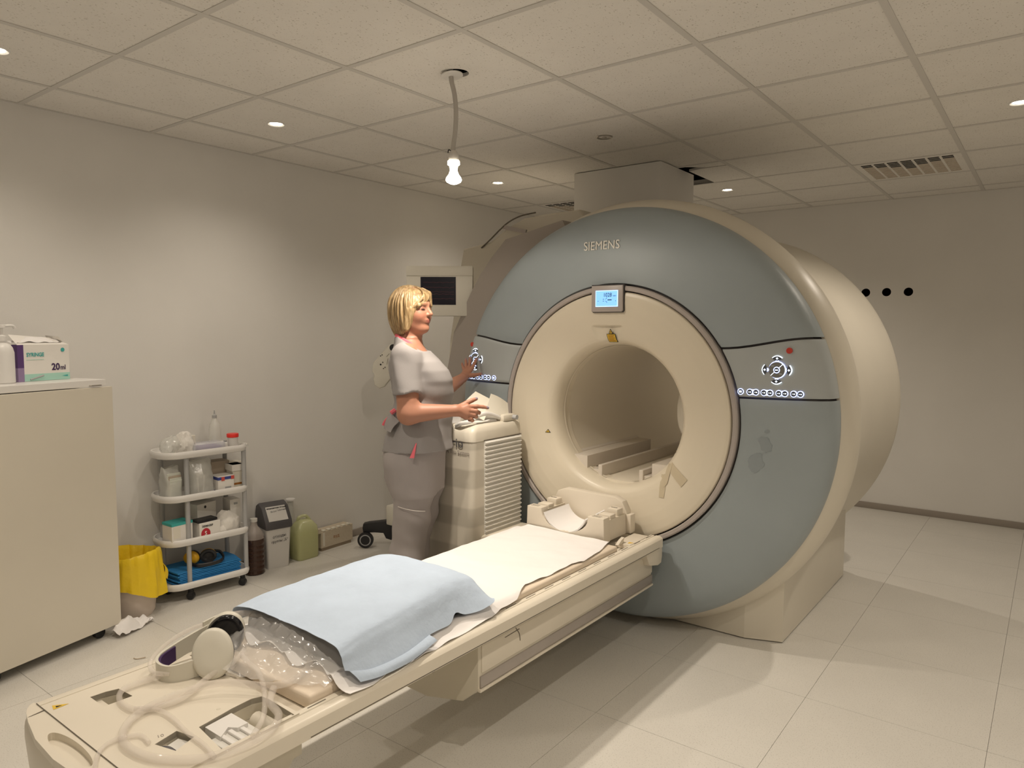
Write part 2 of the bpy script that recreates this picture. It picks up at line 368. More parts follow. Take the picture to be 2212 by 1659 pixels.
# recessed downlights
LIT = {(.678, .3): 'lit recessed downlight in the ceiling above the tall cabinet', (.678, 1.5): 'lit recessed downlight in the ceiling above the white trolley', (.678, 3.3): 'lit recessed downlight between the hanging bulb and the duct casing',
       (1.878, 4.5): 'lit recessed downlight just behind the duct casing', (3.678, 3.3): 'lit recessed downlight on the ceiling side away from left wall, before the air grille'}
def downlight(x, y, lit):
    t = empty('downlight', (x, y, ZB), label=LIT.get((x, y), 'unseen round downlight added as fill light over the open floor around the table') if lit else 'unlit round recessed downlight with dark centre in ceiling tile before duct casing',
              cat='light', group='lit ceiling downlights' if lit else None)
    MB().lathe([(.030, .010), (.030, -.001), (.040, -.006), (.046, -.002), (.046, .006)], (x, y, ZB+.004), n=32, close=False).build('trim_ring', 'metal' if not lit else 'white_plastic', t)
    MB().lathe([(.0, .012), (.030, .012)], (x, y, ZB+.002 if not lit else ZB-.010), n=32, close=False).build('lamp_face', 'lamp_lit' if lit else 'dark_grey', t)
    if lit:
        ld = bpy.data.lights.new('downlight_lamp', 'SPOT'); ld.energy = P_SPOT*(.40 if x < 1 else 1); ld.color = WARM; ld.spot_size = math.radians(SPOT_ANGLE); ld.spot_blend = 1.0; ld.shadow_soft_size = .025
        lo = bpy.data.objects.new('downlight_lamp', ld); COL.objects.link(lo); lo.parent = t; lo.location = (0, 0, -.012)
    else:
        MB().lathe([(.012, .01), (.012, -.006), (0, -.006)], (x, y, ZB), n=16, close=False).build('lamp_cap', 'metal', t)
for s_ in SPOTS: downlight(*s_)

# bare reflector bulb on a cable
bx, by = 1.876, 1.498
t = empty('pendant_bulb', (bx, by, ZB), label='bare lit reflector bulb hanging on a thick grey cable from ceiling hole', cat='lamp')
MB().lathe([(0, 0), (.040, 0), (.044, .003), (.044, .006), (0, .010)], (1.872, 1.492, ZB-.012), n=32, close=False, mat=None).xf(Matrix.Translation((1.872, 1.492, ZB-.008)) @ Matrix.Rotation(-.12, 4, 'Y') @ Matrix.Translation((-1.872, -1.492, -ZB+.008))).build('ceiling_rose', 'white_plastic', t)
MB().tube([(1.866, 1.490, 2.500), (1.868, 1.491, 2.449), (1.878, 1.499, 2.39), (1.882, 1.503, 2.32), (1.880, 1.501, 2.25), (1.874, 1.496, 2.19), (1.872, 1.495, 2.155)], .0095, 12).build('cable', 'cable', t)
MB().lathe([(0, .062), (.012, .060), (.017, .050), (.021, .045), (.021, .006), (.019, 0), (0, 0)], (1.874, 1.497, 2.108), n=28, close=False).build('socket', 'socket', t)
MB().tube([(1.866, 1.491, 2.168), (1.858, 1.485, 2.172), (1.856, 1.483, 2.160)], .0022, 6).build('wire_loop', 'black', t)
MB().lathe([(0, .036), (.024, .034), (.025, .020), (.017, .014), (.015, -.004), (.020, -.018), (.030, -.032), (.033, -.042), (.028, -.050), (.014, -.057), (0, -.060)], (1.874, 1.497, 2.093), n=32, close=False).build('bulb', 'bulb_lit', t)
ld = bpy.data.lights.new('bulb_light', 'SPOT'); ld.energy = P_BULB; ld.color = WARM; ld.spot_size = math.radians(110); ld.spot_blend = 1.0; ld.shadow_soft_size = .03
lo = bpy.data.objects.new('bulb_light', ld); COL.objects.link(lo); lo.parent = t; lo.location = (1.874-bx, 1.497-by, 2.025-ZB)
ld = bpy.data.lights.new('bulb_side_light', 'SPOT'); ld.energy = P_SIDE; ld.color = WARM; ld.spot_size = math.radians(176); ld.spot_blend = .25; ld.shadow_soft_size = .03
lo = bpy.data.objects.new('bulb_side_light', ld); COL.objects.link(lo); lo.parent = t; lo.location = (1.874-bx, 1.497-by, 2.000-ZB)

# ceiling air grilles
def grille(x0, y0, label, stain):
    t = empty('air_grille', (x0+.3, y0+.3, ZB), label=label, cat='vent')
    MB().box(x0+.012, x0+.588, y0+.012, y0+.588, ZB+.0015, ZB+.0045).build('face_plate', 'ceil_tile', t, 0)
    rows = 12
    for k in range(rows):
        y = y0+.05+k*.042
        for c in range(7):
            xa = x0+.05+c*.073
            if k > 2+2.5*(1.2-abs(c-3)*.5)**1.0: m_ = 'tan'
            else: m_ = 'dark_void'
            MB().box(xa, xa+.058, y, y+.022, ZB-.0005, ZB+.0015).build('slot', m_, t, 0)
    return t
grille(2.778, 4.2, 'square ceiling air grille with dark slots and brown dust stains near back wall', 1)
grille(.378, 4.2, 'square ceiling air grille partly hidden behind the scanner top and duct casing', 0)

# casing from scanner top to ceiling
t = MB().box(1.272, 1.892, 3.36, 3.86, 1.9, 2.471, .004).build('duct_casing', 'wall'); tag(t, 'square cream duct casing rising from the scanner top to the ceiling', 'duct')
# small detector at the right of the picture, close to the back wall
t = empty('smoke_detector', (3.70, 5.18, ZB), label='small round detector on the ceiling close to the back wall', cat='detector')
MB().lathe([(0, -.035), (.02, -.033), (.022, -.02), (.045, -.012), (.05, 0)], (3.70, 5.18, ZB), n=24, close=False).build('housing', 'off_white', t)
MB().lathe([(.0225, -.012), (.0225, -.024), (.019, -.024)], (3.70, 5.18, ZB-.002), n=20, close=False).build('sensor_slot', 'dark_grey', t)
# ------------------------------------------------------------------ MRI scanner
GX, GZ = 2.165, 1.033
mri = empty('mri_scanner', (GX, 3.2, 0), label='large round MRI scanner with blue-grey front ring and cream bore', cat='scanner')
def ring_profile(prof, n=160, a0=0, a1=2*PI):
    b = MB().lathe([(r, y) for r, y in prof], (GX, 0, GZ), 'y', n, a0, a1, close=False)
    b.v = [(x, y, max(z, .008)) for x, y, z in b.v]; return b
ring_profile([(.60, 2.44), (.985, 2.44), (1.012, 2.455), (1.036, 2.49), (1.052, 2.53), (1.055, 2.56), (1.050, 2.60), (1.034, 2.66), (1.004, 2.74), (.978, 2.85), (.962, 3.05), (.956, 3.3), (.965, 3.55), (.982, 3.72), (.996, 3.82), (1.002, 3.855), (.998, 3.88), (.975, 3.90), (.36, 3.90)]).build('body_shell', 'cream', mri, 30)
MB().prism([(1.41, 2.60), (1.573, 2.538), (2.757, 2.538), (2.916, 2.597), (2.92, 3.76), (2.86, 3.89), (1.47, 3.89), (1.41, 3.76)], .006, .5).build('plinth', 'cream', mri, 0)
# front covers: profile (r -> y)
FP = [(.630, 2.302), (.70, 2.303), (.78, 2.307), (.86, 2.315), (.92, 2.327), (.955, 2.340), (.980, 2.358), (.994, 2.380), (1.001, 2.41), (1.002, 2.45)]
def cover_y(r): return interp(r, FP)
def ztop(r):
    t = min(1, max(0, (r-.63)/.36)); t = t*t*(3-2*t); return .334+.047*t
def zbot(r): return .124+.006*(r-.63)/.37
def sector(name, mat, lo, hi, parent, n=70):
    """lo(r), hi(r): bounding angles; a shell sector of the front cover with a returned edge"""
    rs = [.630, .634, .66, .70, .75, .80, .85, .89, .92, .94, .955, .968, .980, .988, .994, .998, 1.001]
    G = []
    for k, r in enumerate(rs):
        row = []
        y = cover_y(r)+(.012 if k == 0 else 0)
        for i in range(n+1):
            a = lo(r)+(hi(r)-lo(r))*i/n
            e = .004 if i in (0, n) else 0
            row.append((GX+r*math.cos(a), y+(.006 if e else 0), max(.014, GZ+r*math.sin(a))))
        G.append(row)
    G.append([(x, 2.45, z) for x, y, z in G[-1]])
    return MB().grid(np.array(G), 0).build(name, mat, parent, 50)
GAPZ = .0045
tR = lambda r: math.asin((ztop(r)+GAPZ)/r); tr = lambda r: math.asin((ztop(r)-GAPZ)/r)
bR = lambda r: math.asin((zbot(r)-GAPZ)/r); br = lambda r: math.asin((zbot(r)+GAPZ)/r)
sector('front_cover', 'blue_cover', tR, lambda r: PI-tR(r), mri)
sector('front_cover', 'blue_cover', lambda r: PI-bR(r), lambda r: 2*PI+bR(r), mri, 120)
pR = sector('control_panel', 'panel_grey', br, tr, mri, 24); pL = sector('control_panel', 'panel_grey', lambda r: PI-tr(r), lambda r: PI-br(r), mri, 24)
ring_profile([(.60, 2.335), (.64, 2.318), (.86, 2.328), (.93, 2.342), (.975, 2.372), (.990, 2.44)]).build('seam_seal', 'dark_seal', mri)
ring_profile([(.598, 2.33), (.600, 2.292), (.604, 2.287), (.618, 2.287), (.6235, 2.291), (.6245, 2.33)]).build('trim_ring', 'taupe_light', mri)
# cream funnel with the laser recess sunk into it
UP = [(.5945, 2.33), (.5940, 2.298), (.590, 2.290), (.575, 2.287), (.54, 2.287), (.50, 2.290), (.46, 2.297), (.43, 2.303), (.40, 2.311), (.38, 2.319), (.365, 2.329), (.352, 2.346), (.344, 2.368), (.339, 2.40), (.338, 2.46)]
def funnel_y(r): return interp(r, sorted(UP[2:]))
def funnel():
    rs = [u[0] for u in UP[:3]]+list(np.linspace(.588, .366, 56))+[u[0] for u in UP[11:]]
    V = []; n = 360
    ys = [UP[0][1], UP[1][1], UP[2][1]]+[funnel_y(r) for r in rs[3:59]]+[u[1] for u in UP[11:]]
    G = np.zeros((len(rs), n+1, 3))
    for k, r in enumerate(rs):
        for i in range(n+1):
            a = 2*PI*i/n; x = r*math.cos(a); z = r*math.sin(a); y = ys[k]
            dx, dz = x+.030, .434-z
            if dz > 0 and z > 0:
                e = (dx/.083)**2+(dz/.088)**2
                if e < 1: y += .020*math.sqrt(1-e)*(1-dz/.10)*min(1, dz/.006)
            G[k, i] = (GX+x, y, GZ+z)
    return MB().grid(G)
funnel().build('bore_funnel', 'cream_warm', mri, 60)
ring_profile([(.3385, 2.44), (.345, 2.455), (.345, 3.90)], 120).build('bore_tube', 'bore', mri, 60)
ring_profile([(.3375, 2.405), (.3350, 2.412), (.3350, 2.420), (.3385, 2.425)], 120).build('bore_lip', 'cream_warm', mri, 60)
# rails in the bore
def inbore(x): return GZ-math.sqrt(max(0, .343**2-(x-GX)**2))
for s in (1, -1):
    X = lambda x: GX+s*(x-GX)
    P = [(X(2.425), .812), (X(2.425), .808), (X(2.345), .806), (X(2.345), .742)]+[(X(x), inbore(x)) for x in (2.36, 2.38, 2.40, 2.42, 2.435)]
    MB().prism(P, 2.385, 3.1, 'y').build('side_ledge', 'rail_bore', mri, 0)
    MB().box(min(X(2.268), X(2.290)), max(X(2.268), X(2.290)), 2.40, 3.5, .690, .765, .003).build('guide_rail', 'rail_bore', mri, 0)
    MB().box(min(X(2.290), X(2.345)), max(X(2.290), X(2.345)), 2.41, 3.5, .700, .738, .002).build('rail_step', 'rail_bore', mri, 0)
MB().box(GX-.105, GX+.105, 2.39, 3.5, .692, .703).build('bore_floor', 'bore', mri, 0)
# tape strips stuck below the right ledge
def on_funnel(pts2, name, mat, parent, lift=.0015, nu=6, nv=4):
    A, B, C_, D = [Vector((p[0], p[1], 0)) for p in pts2]; G = np.zeros((nu, nv, 3))
    for i in range(nu):
        for j in range(nv):
            u, v = i/(nu-1), j/(nv-1); p = (A*(1-u)+B*u)*(1-v)+(D*(1-u)+C_*u)*v
            r = math.hypot(p.x-GX, p.y-GZ); y = funnel_y(r) if r < .594 else cover_y(r)
            G[i, j] = (p.x, y-lift, p.y)
    return MB().grid(G, -.0006).build(name, mat, parent, 60)
on_funnel([(2.475, .838), (2.565, .772), (2.535, .735), (2.455, .806)], 'tape_strip', 'tape', mri, .0030)
on_funnel([(2.420, .826), (2.462, .822), (2.450, .672), (2.424, .672)], 'tape_strip', 'tape', mri, .0022)
on_funnel([(2.445, .826), (2.480, .832), (2.462, .74), (2.446, .72)], 'tape_strip', 'tape', mri, .0038)
def label_on(cx, cz, w_, h_, parent, tri=False):
    if tri:
        a = on_funnel([(cx-w_/2, cz-h_/2), (cx+w_/2, cz-h_/2), (cx+.0005, cz+h_/2), (cx-.0005, cz+h_/2)], 'warning_mark', 'black_ink', parent, .0012)
        on_funnel([(cx-w_*.30, cz-h_*.36), (cx+w_*.30, cz-h_*.36), (cx+.0005, cz+h_*.26), (cx-.0005, cz+h_*.26)], 'warning_mark_face', 'yellow_label', a, .0022)
        on_funnel([(cx-w_*.07, cz-h_*.22), (cx+w_*.07, cz-h_*.22), (cx+w_*.05, cz), (cx-w_*.05, cz)], 'warning_mark_glyph', 'black_ink', a, .0030)
    else:
        a = on_funnel([(cx-w_/2, cz-h_/2), (cx+w_/2, cz-h_/2), (cx+w_/2, cz+h_/2), (cx-w_/2, cz+h_/2)], 'warning_label', 'black_ink', parent, .0012)
        on_funnel([(cx-w_*.44, cz-h_*.44), (cx+w_*.44, cz-h_*.44), (cx+w_*.44, cz+h_*.44), (cx-w_*.44, cz+h_*.44)], 'warning_label_face', 'yellow_label', a, .0022)
        for k in range(5):
            zz = cz+h_*(.30-.15*k); on_funnel([(cx-w_*.34, zz-.001), (cx+w_*(.34-.1*(k % 2)), zz-.001), (cx+w_*(.34-.1*(k % 2)), zz+.001), (cx-w_*.34, zz+.001)], 'printed_line', 'brown_print', a, .0030)
label_on(2.153, 1.4065, .048, .040, mri); label_on(2.153, 1.438, .026, .026, mri, True)
label_on(1.790, .925, .028, .018, mri, True); label_on(2.475, .890, .024, .018, mri, True)
# table display
d = MB().prism([(2.066, 1.655), (2.234, 1.655), (2.234, 1.538), (2.228, 1.531), (2.072, 1.531), (2.066, 1.538)], 2.272, 2.31, 'y', .002).build('display', 'taupe_light', mri, 30)
MB().prism([(2.0625, 1.66), (2.2375, 1.66), (2.2375, 1.536), (2.230, 1.5275), (2.070, 1.5275), (2.0625, 1.536)], 2.280, 2.31, 'y').build('display_gap', 'dark_seal', d, 0)
MB().box(2.090, 2.210, 2.2700, 2.2722, 1.555, 1.632).build('screen_border', 'lcd_frame', d, 0)
sc = MB().box(2.0935, 2.2065, 2.2692, 2.271, 1.5585, 1.6285).build('screen', 'lcd', d, 0)
FR = lambda x, y, z: frame((x, y, z), (1, 0, 0), (0, 0, 1))
text('reading', '1028', .026, 'lcd_ink', d, FR(2.132, 2.2685, 1.602), ext=.0003, sx=.9)
text('reading_unit', 'mm', .011, 'lcd_ink', d, FR(2.184, 2.2688, 1.603), ext=.0002)
for (xa, xb, za, zb) in ((2.101, 2.108, 1.581, 1.5825), (2.130, 2.137, 1.590, 1.592), (2.130, 2.137, 1.581, 1.583), (2.156, 2.178, 1.585, 1.589), (2.198, 2.200, 1.580, 1.584)):
    MB().box(xa, xb, 2.2688, 2.2692, za, zb).build('screen_mark', 'lcd_ink', d, 0)
MB().tube([(2.144, 2.2689, 1.590), (2.149, 2.2689, 1.593), (2.153, 2.2689, 1.599)], .0009, 5).build('screen_mark', 'lcd_ink', d, 0)
MB().tube([(2.144, 2.2689, 1.582), (2.149, 2.2689, 1.580), (2.153, 2.2689, 1.574)], .0009, 5).build('screen_mark', 'lcd_ink', d, 0)
# maker's lettering on the upper cover
tilt = frame((1.998, cover_y(.815)-.0035, 1.830), (1, -.002, 0), (0, .035, 1))
text('lettering', 'SIEMENS', .0595, 'logo', mri, tilt, ext=.0022, bold=0, sx=.90)
# control buttons on both panels
def on_panel(x, z): return cover_y(math.hypot(x-GX, z-GZ))
def disc(name, x, z, r, mat, parent, lift, rz_=None, n=28, h=.003):
    return MB().lathe([(0, 0), (r*.93, 0), (r, .0012), (r, h+.002)], (x, on_panel(x, z)-lift-h*0, z), 'y', n, close=False).build(name, mat, parent)
def arcband(name, x, z, r0, r1, a0, a1, mat, parent, lift, h=.002, n=20):
    P = [(x+r1*math.cos(a0+(a1-a0)*i/n), z+r1*math.sin(a0+(a1-a0)*i/n)) for i in range(n+1)]+[(x+r0*math.cos(a1-(a1-a0)*i/n), z+r0*math.sin(a1-(a1-a0)*i/n)) for i in range(n+1)]
    y = on_panel(x, z)-lift
    return MB().prism(P, y, y+h, 'y').build(name, mat, parent, 0)
def controls(parent, cx, sgn):
    cz = 1.281; cl = 'led'
    disc('stop_button', cx+sgn*.046, 1.362, .0125, 'red_btn', parent, .006, h=.006)
    disc('dial_glow', cx, cz, .0365, cl, parent, .0022); hub = disc('dial', cx, cz, .0335, 'btn_grey', parent, .0040)
    for a in (PI/4, 5*PI/4):
        MB().box(.012, .033, -.0008, .0008, -.0005, .0005, mat=frame((cx, on_panel(cx, cz)-.0044, cz), (math.cos(a), 0, math.sin(a)), (-math.sin(a), 0, math.cos(a)))).build('dial_line', 'led_white', hub, 0)
    for a in (3*PI/4, -PI/4):
        MB().box(-.006, .006, -.002, .003, -.0004, .0004, mat=frame((cx+.023*math.cos(a), on_panel(cx, cz)-.0044, cz+.023*math.sin(a)), (1, 0, 0), (0, 0, 1))).build('dial_symbol', 'panel_grey', hub, 0)
    disc('centre_glow', cx, cz, .0135, 'led', hub, .0052); disc('centre_key', cx, cz, .0105, 'btn_dark', hub, .0062)
    MB().box(cx-.006, cx+.006, on_panel(cx, cz)-.0068, on_panel(cx, cz)-.006, cz-.002, cz+.002).build('centre_symbol', 'led_white', hub, 0)
    for k in range(4):
        a = k*PI/2; kx, kz = cx+.048*math.cos(a), cz+.048*math.sin(a)
        # lens shaped key with a lit outer rim
        P = []; R = .034; h2 = .020
        ax = (math.cos(a), math.sin(a)); tx = (-ax[1], ax[0])
        for i in range(13):
            q = -1+2*i/12; P.append((kx+tx[0]*h2*q+ax[0]*.009*(1-q*q), kz+tx[1]*h2*q+ax[1]*.009*(1-q*q)))
        for i in range(11):
            q = 1-2*(i+1)/12; P.append((kx+tx[0]*h2*q-ax[0]*.009*(1-q*q), kz+tx[1]*h2*q-ax[1]*.009*(1-q*q)))
        y = on_panel(kx, kz)
        key = MB().prism(P, y-.0040, y+.002, 'y').build('arrow_key', 'btn_dark', parent, 0)
        MB().prism([(p[0]+(p[0]-kx)*.05+ax[0]*.0026, p[1]+(p[1]-kz)*.05+ax[1]*.0026) for p in P], y-.0025, y+.002, 'y').build('key_glow', 'led_white', key, 0)
        MB().box(kx-.0045, kx+.0045, y-.0046, y-.004, kz-.0012, kz+.0012).box(kx-.0012, kx+.0012, y-.0046, y-.004, kz-.0045, kz+.0045).build('key_symbol', 'led_white', key, 0)
        gx, gz = cx+.0385*math.cos(a), cz+.0385*math.sin(a)
        disc('glow_strip', gx, gz, .007, 'led', key, .0015)
    # row of round keys, in pairs
    row = [(-.147, 1)]+[(-.108, 0), (-.082, 0), (-.049, 0), (-.024, 0), (.011, 0), (.035, 0), (.069, 0), (.095, 0)]
    for k, (dx, one) in enumerate(row):
        x = cx+sgn*dx; z = 1.184; y = on_panel(x, z)
        disc('key_ring', x, z, .0135, 'led', parent, .0018)
        key = disc('round_key', x, z, .0110, 'btn_dark', parent, .0035)
        if one: MB().box(x-.006, x+.006, y-.0042, y-.0034, z+.001, z+.004).box(x-.006, x+.006, y-.0042, y-.0034, z-.004, z-.001).build('key_symbol', 'led_white', key, 0)
        else: MB().box(x-.006, x-.001, y-.0042, y-.0034, z-.0007, z+.0007).box(x+.001, x+.006, y-.0042, y-.0034, z-.002, z+.002).build('key_symbol', 'led_white', key, 0)
        if not one and k % 2 == 1:
            x2 = cx+sgn*row[k+1][1-1]; yb = max(y, on_panel(x2, z)); MB().box(min(x, x2), max(x, x2), yb-.0010, yb+.003, z-.0115, z+.0115).build('key_bridge', 'led', parent, 0)
controls(pR, 2.940, 1); controls(pL, 1.293, -1)
# wiped smears on the lower right cover
def smear(pts, name):
    cx = sum(p[0] for p in pts)/len(pts); cz = sum(p[1] for p in pts)/len(pts)
    V = [(cx, on_panel(cx, cz)-.0012, cz)]+[(x, on_panel(x, z)-.0012, z) for x, z in pts]
    MB().add(V, [(0, i+1, (i+1) % len(pts)+1) for i in range(len(pts))]).build(name, 'stain', mri, 0)
def blob(cx, cz, rx, rz_, rot, seed):
    r = random.Random(seed); return [(cx+math.cos(rot)*rx*k*math.cos(a)-math.sin(rot)*rz_*k*math.sin(a), cz+math.sin(rot)*rx*k*math.cos(a)+math.cos(rot)*rz_*k*math.sin(a)) for a, k in [(2*PI*i/18, r.uniform(.75, 1.1)) for i in range(18)]]
smear(blob(2.903, .965, .026, .040, .5, 1), 'smear'); smear(blob(2.865, .885, .034, .045, -.5, 2), 'smear'); smear(blob(2.910, 1.022, .012, .007, .2, 3), 'smear')
# housings on the left flank
MB().prism([(1.76, 2.02), (1.383, 1.947), (1.28, 1.85), (1.198, 1.757), (1.13, 1.66), (1.085, 1.586), (.997, 1.431), (.955, 1.255), (.917, 1.113), (.93, .85), (1.0, .55), (1.12, .33), (1.3, .2), (1.6, .2), (1.5, .8), (1.45, 1.4), (1.85, 1.85)], 2.478, 2.76, 'y').build('flank_cover', 'taupe', mri, 0)
MB().prism([(1.72, 2.08), (1.69, 2.119), (1.469, 2.115), (1.304, 2.103), (1.179, 2.056), (1.057, 1.985), (.834, 1.954), (.81, 1.854), (.76, 1.6), (.717, 1.39), (.691, 1.087), (.70, .7), (.76, .3), (.9, .05), (1.6, .05), (1.6, 1.9)], 2.75, 3.75, 'y', .012).build('flank_housing', 'cream', mri, 0)
MB().tube([(.99, 2.742, 1.95), (1.06, 2.742, 1.995), (1.13, 2.742, 2.045), (1.20, 2.742, 2.088), (1.29, 2.742, 2.117), (1.40, 2.742, 2.127)], .0045, 8).build('edge_trim', 'groove', mri)
MB().box(-.13, .13, -.004, .004, -.012, .012, mat=frame((1.28, 2.70, 2.035), (.25, -.10, -.060), (0, 1, 0))).build('strap', 'taupe_light', mri, 0)
# ------------------------------------------------------------------ patient table
TX0, TX1, TZ = 1.857, 2.478, .510
tb = empty('patient_table', (2.167, 1.05, 0), label='long cream patient table lowered in front of the scanner bore', cat='table')
# top slab, its cross section running along y
for x_, k_ in ((TX0, 1), (TX1, -1)):
    MB().prism([(x_+k_*dx, z) for dx, z in ((0, .462), (0, .500), (.006, TZ-.003), (.014, TZ), (.034, TZ), (.036, .505), (.040, .505), (.042, TZ-.002), (.060, TZ-.002), (.064, .488), (.064, .445), (.03, .445))], -.072, 2.235, 'y').build('side_rail', 'table', tb, 30)
MB().box(TX0+.064, TX1-.064, .30, 2.235, .446, .488).build('tabletop', 'table', tb, 0)
for s in (0, 1):
    x = (TX0+.0375) if not s else (TX1-.0375)
    MB().box(x-.0018, x+.0018, .06, 2.22, .5052, .5062).build('rail_groove', 'groove', tb, 0)
    x = (TX0+.051) if not s else (TX1-.051)
    for k in range(17):
        y = .33+k*.115
        MB().box(x-.0016, x+.0016, y, y+.055, TZ-.0022, TZ-.0012).build('rail_slot', 'groove', tb, 0)
MB().box(TX1-.001, TX1+.0006, .30, 2.20, .4640, .4665).build('edge_line', 'groove', tb, 0)
def rrect(x0, x1, y0, y1, r, n=6):
    P = []
    for cx, cy, a in ((x1-r, y1-r, 0), (x0+r, y1-r, PI/2), (x0+r, y0+r, PI), (x1-r, y0+r, 1.5*PI)):
        P += [(cx+r*math.cos(a+PI/2*i/n), cy+r*math.sin(a+PI/2*i/n)) for i in range(n+1)]
    return P
def stack(levels):
    """levels: list of equal-length loops of 3-D points"""
    b = MB(); n = len(levels[0]); V = [p for L in levels for p in L]
    F = [(j*n+i, j*n+(i+1) % n, (j+1)*n+(i+1) % n, (j+1)*n+i) for j in range(len(levels)-1) for i in range(n)]
    F += [tuple(range(n))[::-1], tuple(range((len(levels)-1)*n, len(levels)*n))]
    return b.add(V, F)
# foot end: deck plate with pockets, front lip with hand hold
D0, D1 = -.072, .30
pk1 = [(1.950, .024), (1.953, .060), (1.963, .088), (2.030, .092), (2.026, .024)]
pk2 = [(2.288, .020), (2.274, .078), (2.330, .090), (2.350, .036)]
pk3 = [(2.300, .118), (2.285, .215), (2.282, .268), (2.292, .291), (2.32, .294), (2.432, .288), (2.432, .100)]
MB().plate([(TX0+.043, D0), (TX1-.043, D0), (TX1-.043, D1), (TX0+.043, D1)], [pk1, pk2, pk3], .497, .512).build('foot_deck', 'table', tb, 0)
MB().box(TX0+.05, TX1-.05, D0, D1+.01, .40, .462).build('pocket_floor', 'table_side', tb, 0)
for p in (pk1, pk2, pk3):
    cx = sum(q[0] for q in p)/len(p); cy = sum(q[1] for q in p)/len(p)
    b = MB()
    n = len(p); V = [(x, y, .511) for x, y in p]+[(x, y, .463) for x, y in p]
    b.add(V, [(i, (i+1) % n, n+(i+1) % n, n+i) for i in range(n)]).build('pocket_wall', 'table_side', tb, 0)
MB().prism([(2.300, .03), (2.288, .074), (2.322, .083), (2.336, .045)], .470, .500).build('connector_block', 'off_white', tb, 0)
MB().tube([(2.300, .026, .503), (2.32, .034, .506), (2.335, .040, .500)], .006, 8).build('connector_plug', 'dark_grey', tb)
c3 = MB().prism([(2.302, .132), (2.294, .205), (2.365, .205), (2.365, .178), (2.345, .165), (2.37, .132)], .466, .506).build('coil_connector', 'white_plastic', tb, 0)
MB().prism([(2.345, .118), (2.345, .215), (2.41, .215), (2.425, .19), (2.425, .118)], .466, .496, 'z', .002).build('connector_cover', 'off_white', tb, 0)
for k in range(3): MB().box(2.352, 2.418, .135+.024*k, .146+.024*k, .496, .503, .002).build('connector_rib', 'white_plastic', tb, 0)
MB().tube([(2.31, .262, .470), (2.425, .262, .470)], .020, 12, smooth=0).build('pocket_roller', 'cream', tb)
MB().tube([(2.03, -.0715, .5125), (2.46, -.0715, .5125)], .0012, 6, smooth=0).build('deck_seam', 'groove', tb)
MB().tube([(1.88, -.0715, .5125), (2.03, -.0715, .5125)], .0012, 6, smooth=0).build('deck_seam', 'groove', tb)
MB().tube([(1.93, -.0715, .5125), (1.932, -.090, .5118), (1.933, -.108, .5105)], .0012, 6).build('deck_seam', 'groove', tb)
hand = circ(2.155, -.1035, .105, 36, .0215)
LIP = [(1.866, -.072), (1.870, -.082), (1.885, -.094), (1.910, -.104), (1.956, -.116), (2.05, -.134), (2.167, -.141), (2.284, -.134), (2.378, -.116), (2.425, -.104), (2.450, -.094), (2.466, -.082), (2.470, -.072)]
MB().plate(LIP, [hand], .493, .511).build('front_lip', 'table', tb, 0)
MB().prism(LIP, .40, .455).build('hand_hold_floor', 'cream', tb, 0)
b = MB(); n = len(hand); b.add([(x, y, .505) for x, y in hand]+[(x, y+.004, .455) for x, y in hand], [(i, (i+1) % n, n+(i+1) % n, n+i) for i in range(n)]).build('hand_hold', 'table_side', tb)
SK = lambda z, e, k: [(2.167+(x-2.167)*k, y*1.0-e, z) for x, y in LIP]+[(2.167+(x-2.167)*k, .05, z) for x in (2.470, 1.866)]
stack([SK(.494, 0, 1), SK(.480, .005, 1.005), SK(.455, .006, 1.0), SK(.38, .002, .97), SK(.33, -.012, .93), SK(.30, -.03, .88)]).build('end_skirt', 'table', tb, 60)
MB().prism([(.05, .455), (.05, .30), (.25, .33), (.34, .45)], 1.92, 2.414, 'x').build('under_shell', 'table_side', tb, 0)
MB().add([(1.921, -.052, .5126), (1.946, -.058, .5126), (1.944, -.022, .5126)], [(0, 1, 2)]).build('warning_mark', 'yellow_label', tb, 0)
MB().add([(1.931, -.048, .5130), (1.941, -.050, .5130), (1.940, -.036, .5130)], [(0, 1, 2)]).build('warning_mark_glyph', 'black_ink', tb, 0)
text('slot_number', '10', .016, 'taupe', tb, frame((2.268, .035, .5124), (.3, .95, 0), (-.95, .3, 0)), ext=.0003)
MB().lathe([(0, .0008), (.004, .0008), (.005, 0)], (2.262, .190, .512), n=16, close=False).build('deck_screw', 'table_side', tb)
# carriage under the top
car = MB().prism([(1.90, .44), (1.90, .25), (1.95, .20), (2.20, .19), (2.36, .225), (2.43, .285), (2.43, .44)], .985, 2.225, 'y', .006).build('carriage', 'table_side', tb, 30)
MB().box(2.428, 2.434, 1.00, 2.222, .338, .430, .002).build('carriage_panel', 'table', tb, 30)
MB().box(2.4285, 2.436, .992, 2.223, .290, .328, .002).build('carriage_rail', 'alu', tb, 30)
MB().box(2.426, 2.440, .985, 2.223, .278, .287, .002).build('carriage_sill', 'table', tb, 30)
MB().prism([(2.10, .462), (2.14, .395), (2.225, .375), (2.26, .38), (2.268, .41), (2.268, .485), (2.235, .490), (2.215, .47)], 2.400, 2.462, 'x', .004).build('end_bracket', 'table', tb, 30)
MB().prism([(2.10, .462), (2.14, .395), (2.225, .375), (2.26, .38), (2.268, .41), (2.268, .485), (2.235, .490), (2.215, .47)], 1.872, 1.93, 'x', .004).build('end_bracket', 'table', tb, 30)
MB().box(2.406, 2.414, .79, .80, .415, .445).build('cable_clip', 'dark_grey', tb, 0)
MB().tube([(2.4345, 1.18, .428), (2.435, 1.20, .40), (2.4348, 1.205, .375)], .0016, 5).tube([(2.4345, 1.12, .415), (2.435, 1.20, .418)], .0012, 5, smooth=0).build('paint_chip', 'groove', tb)
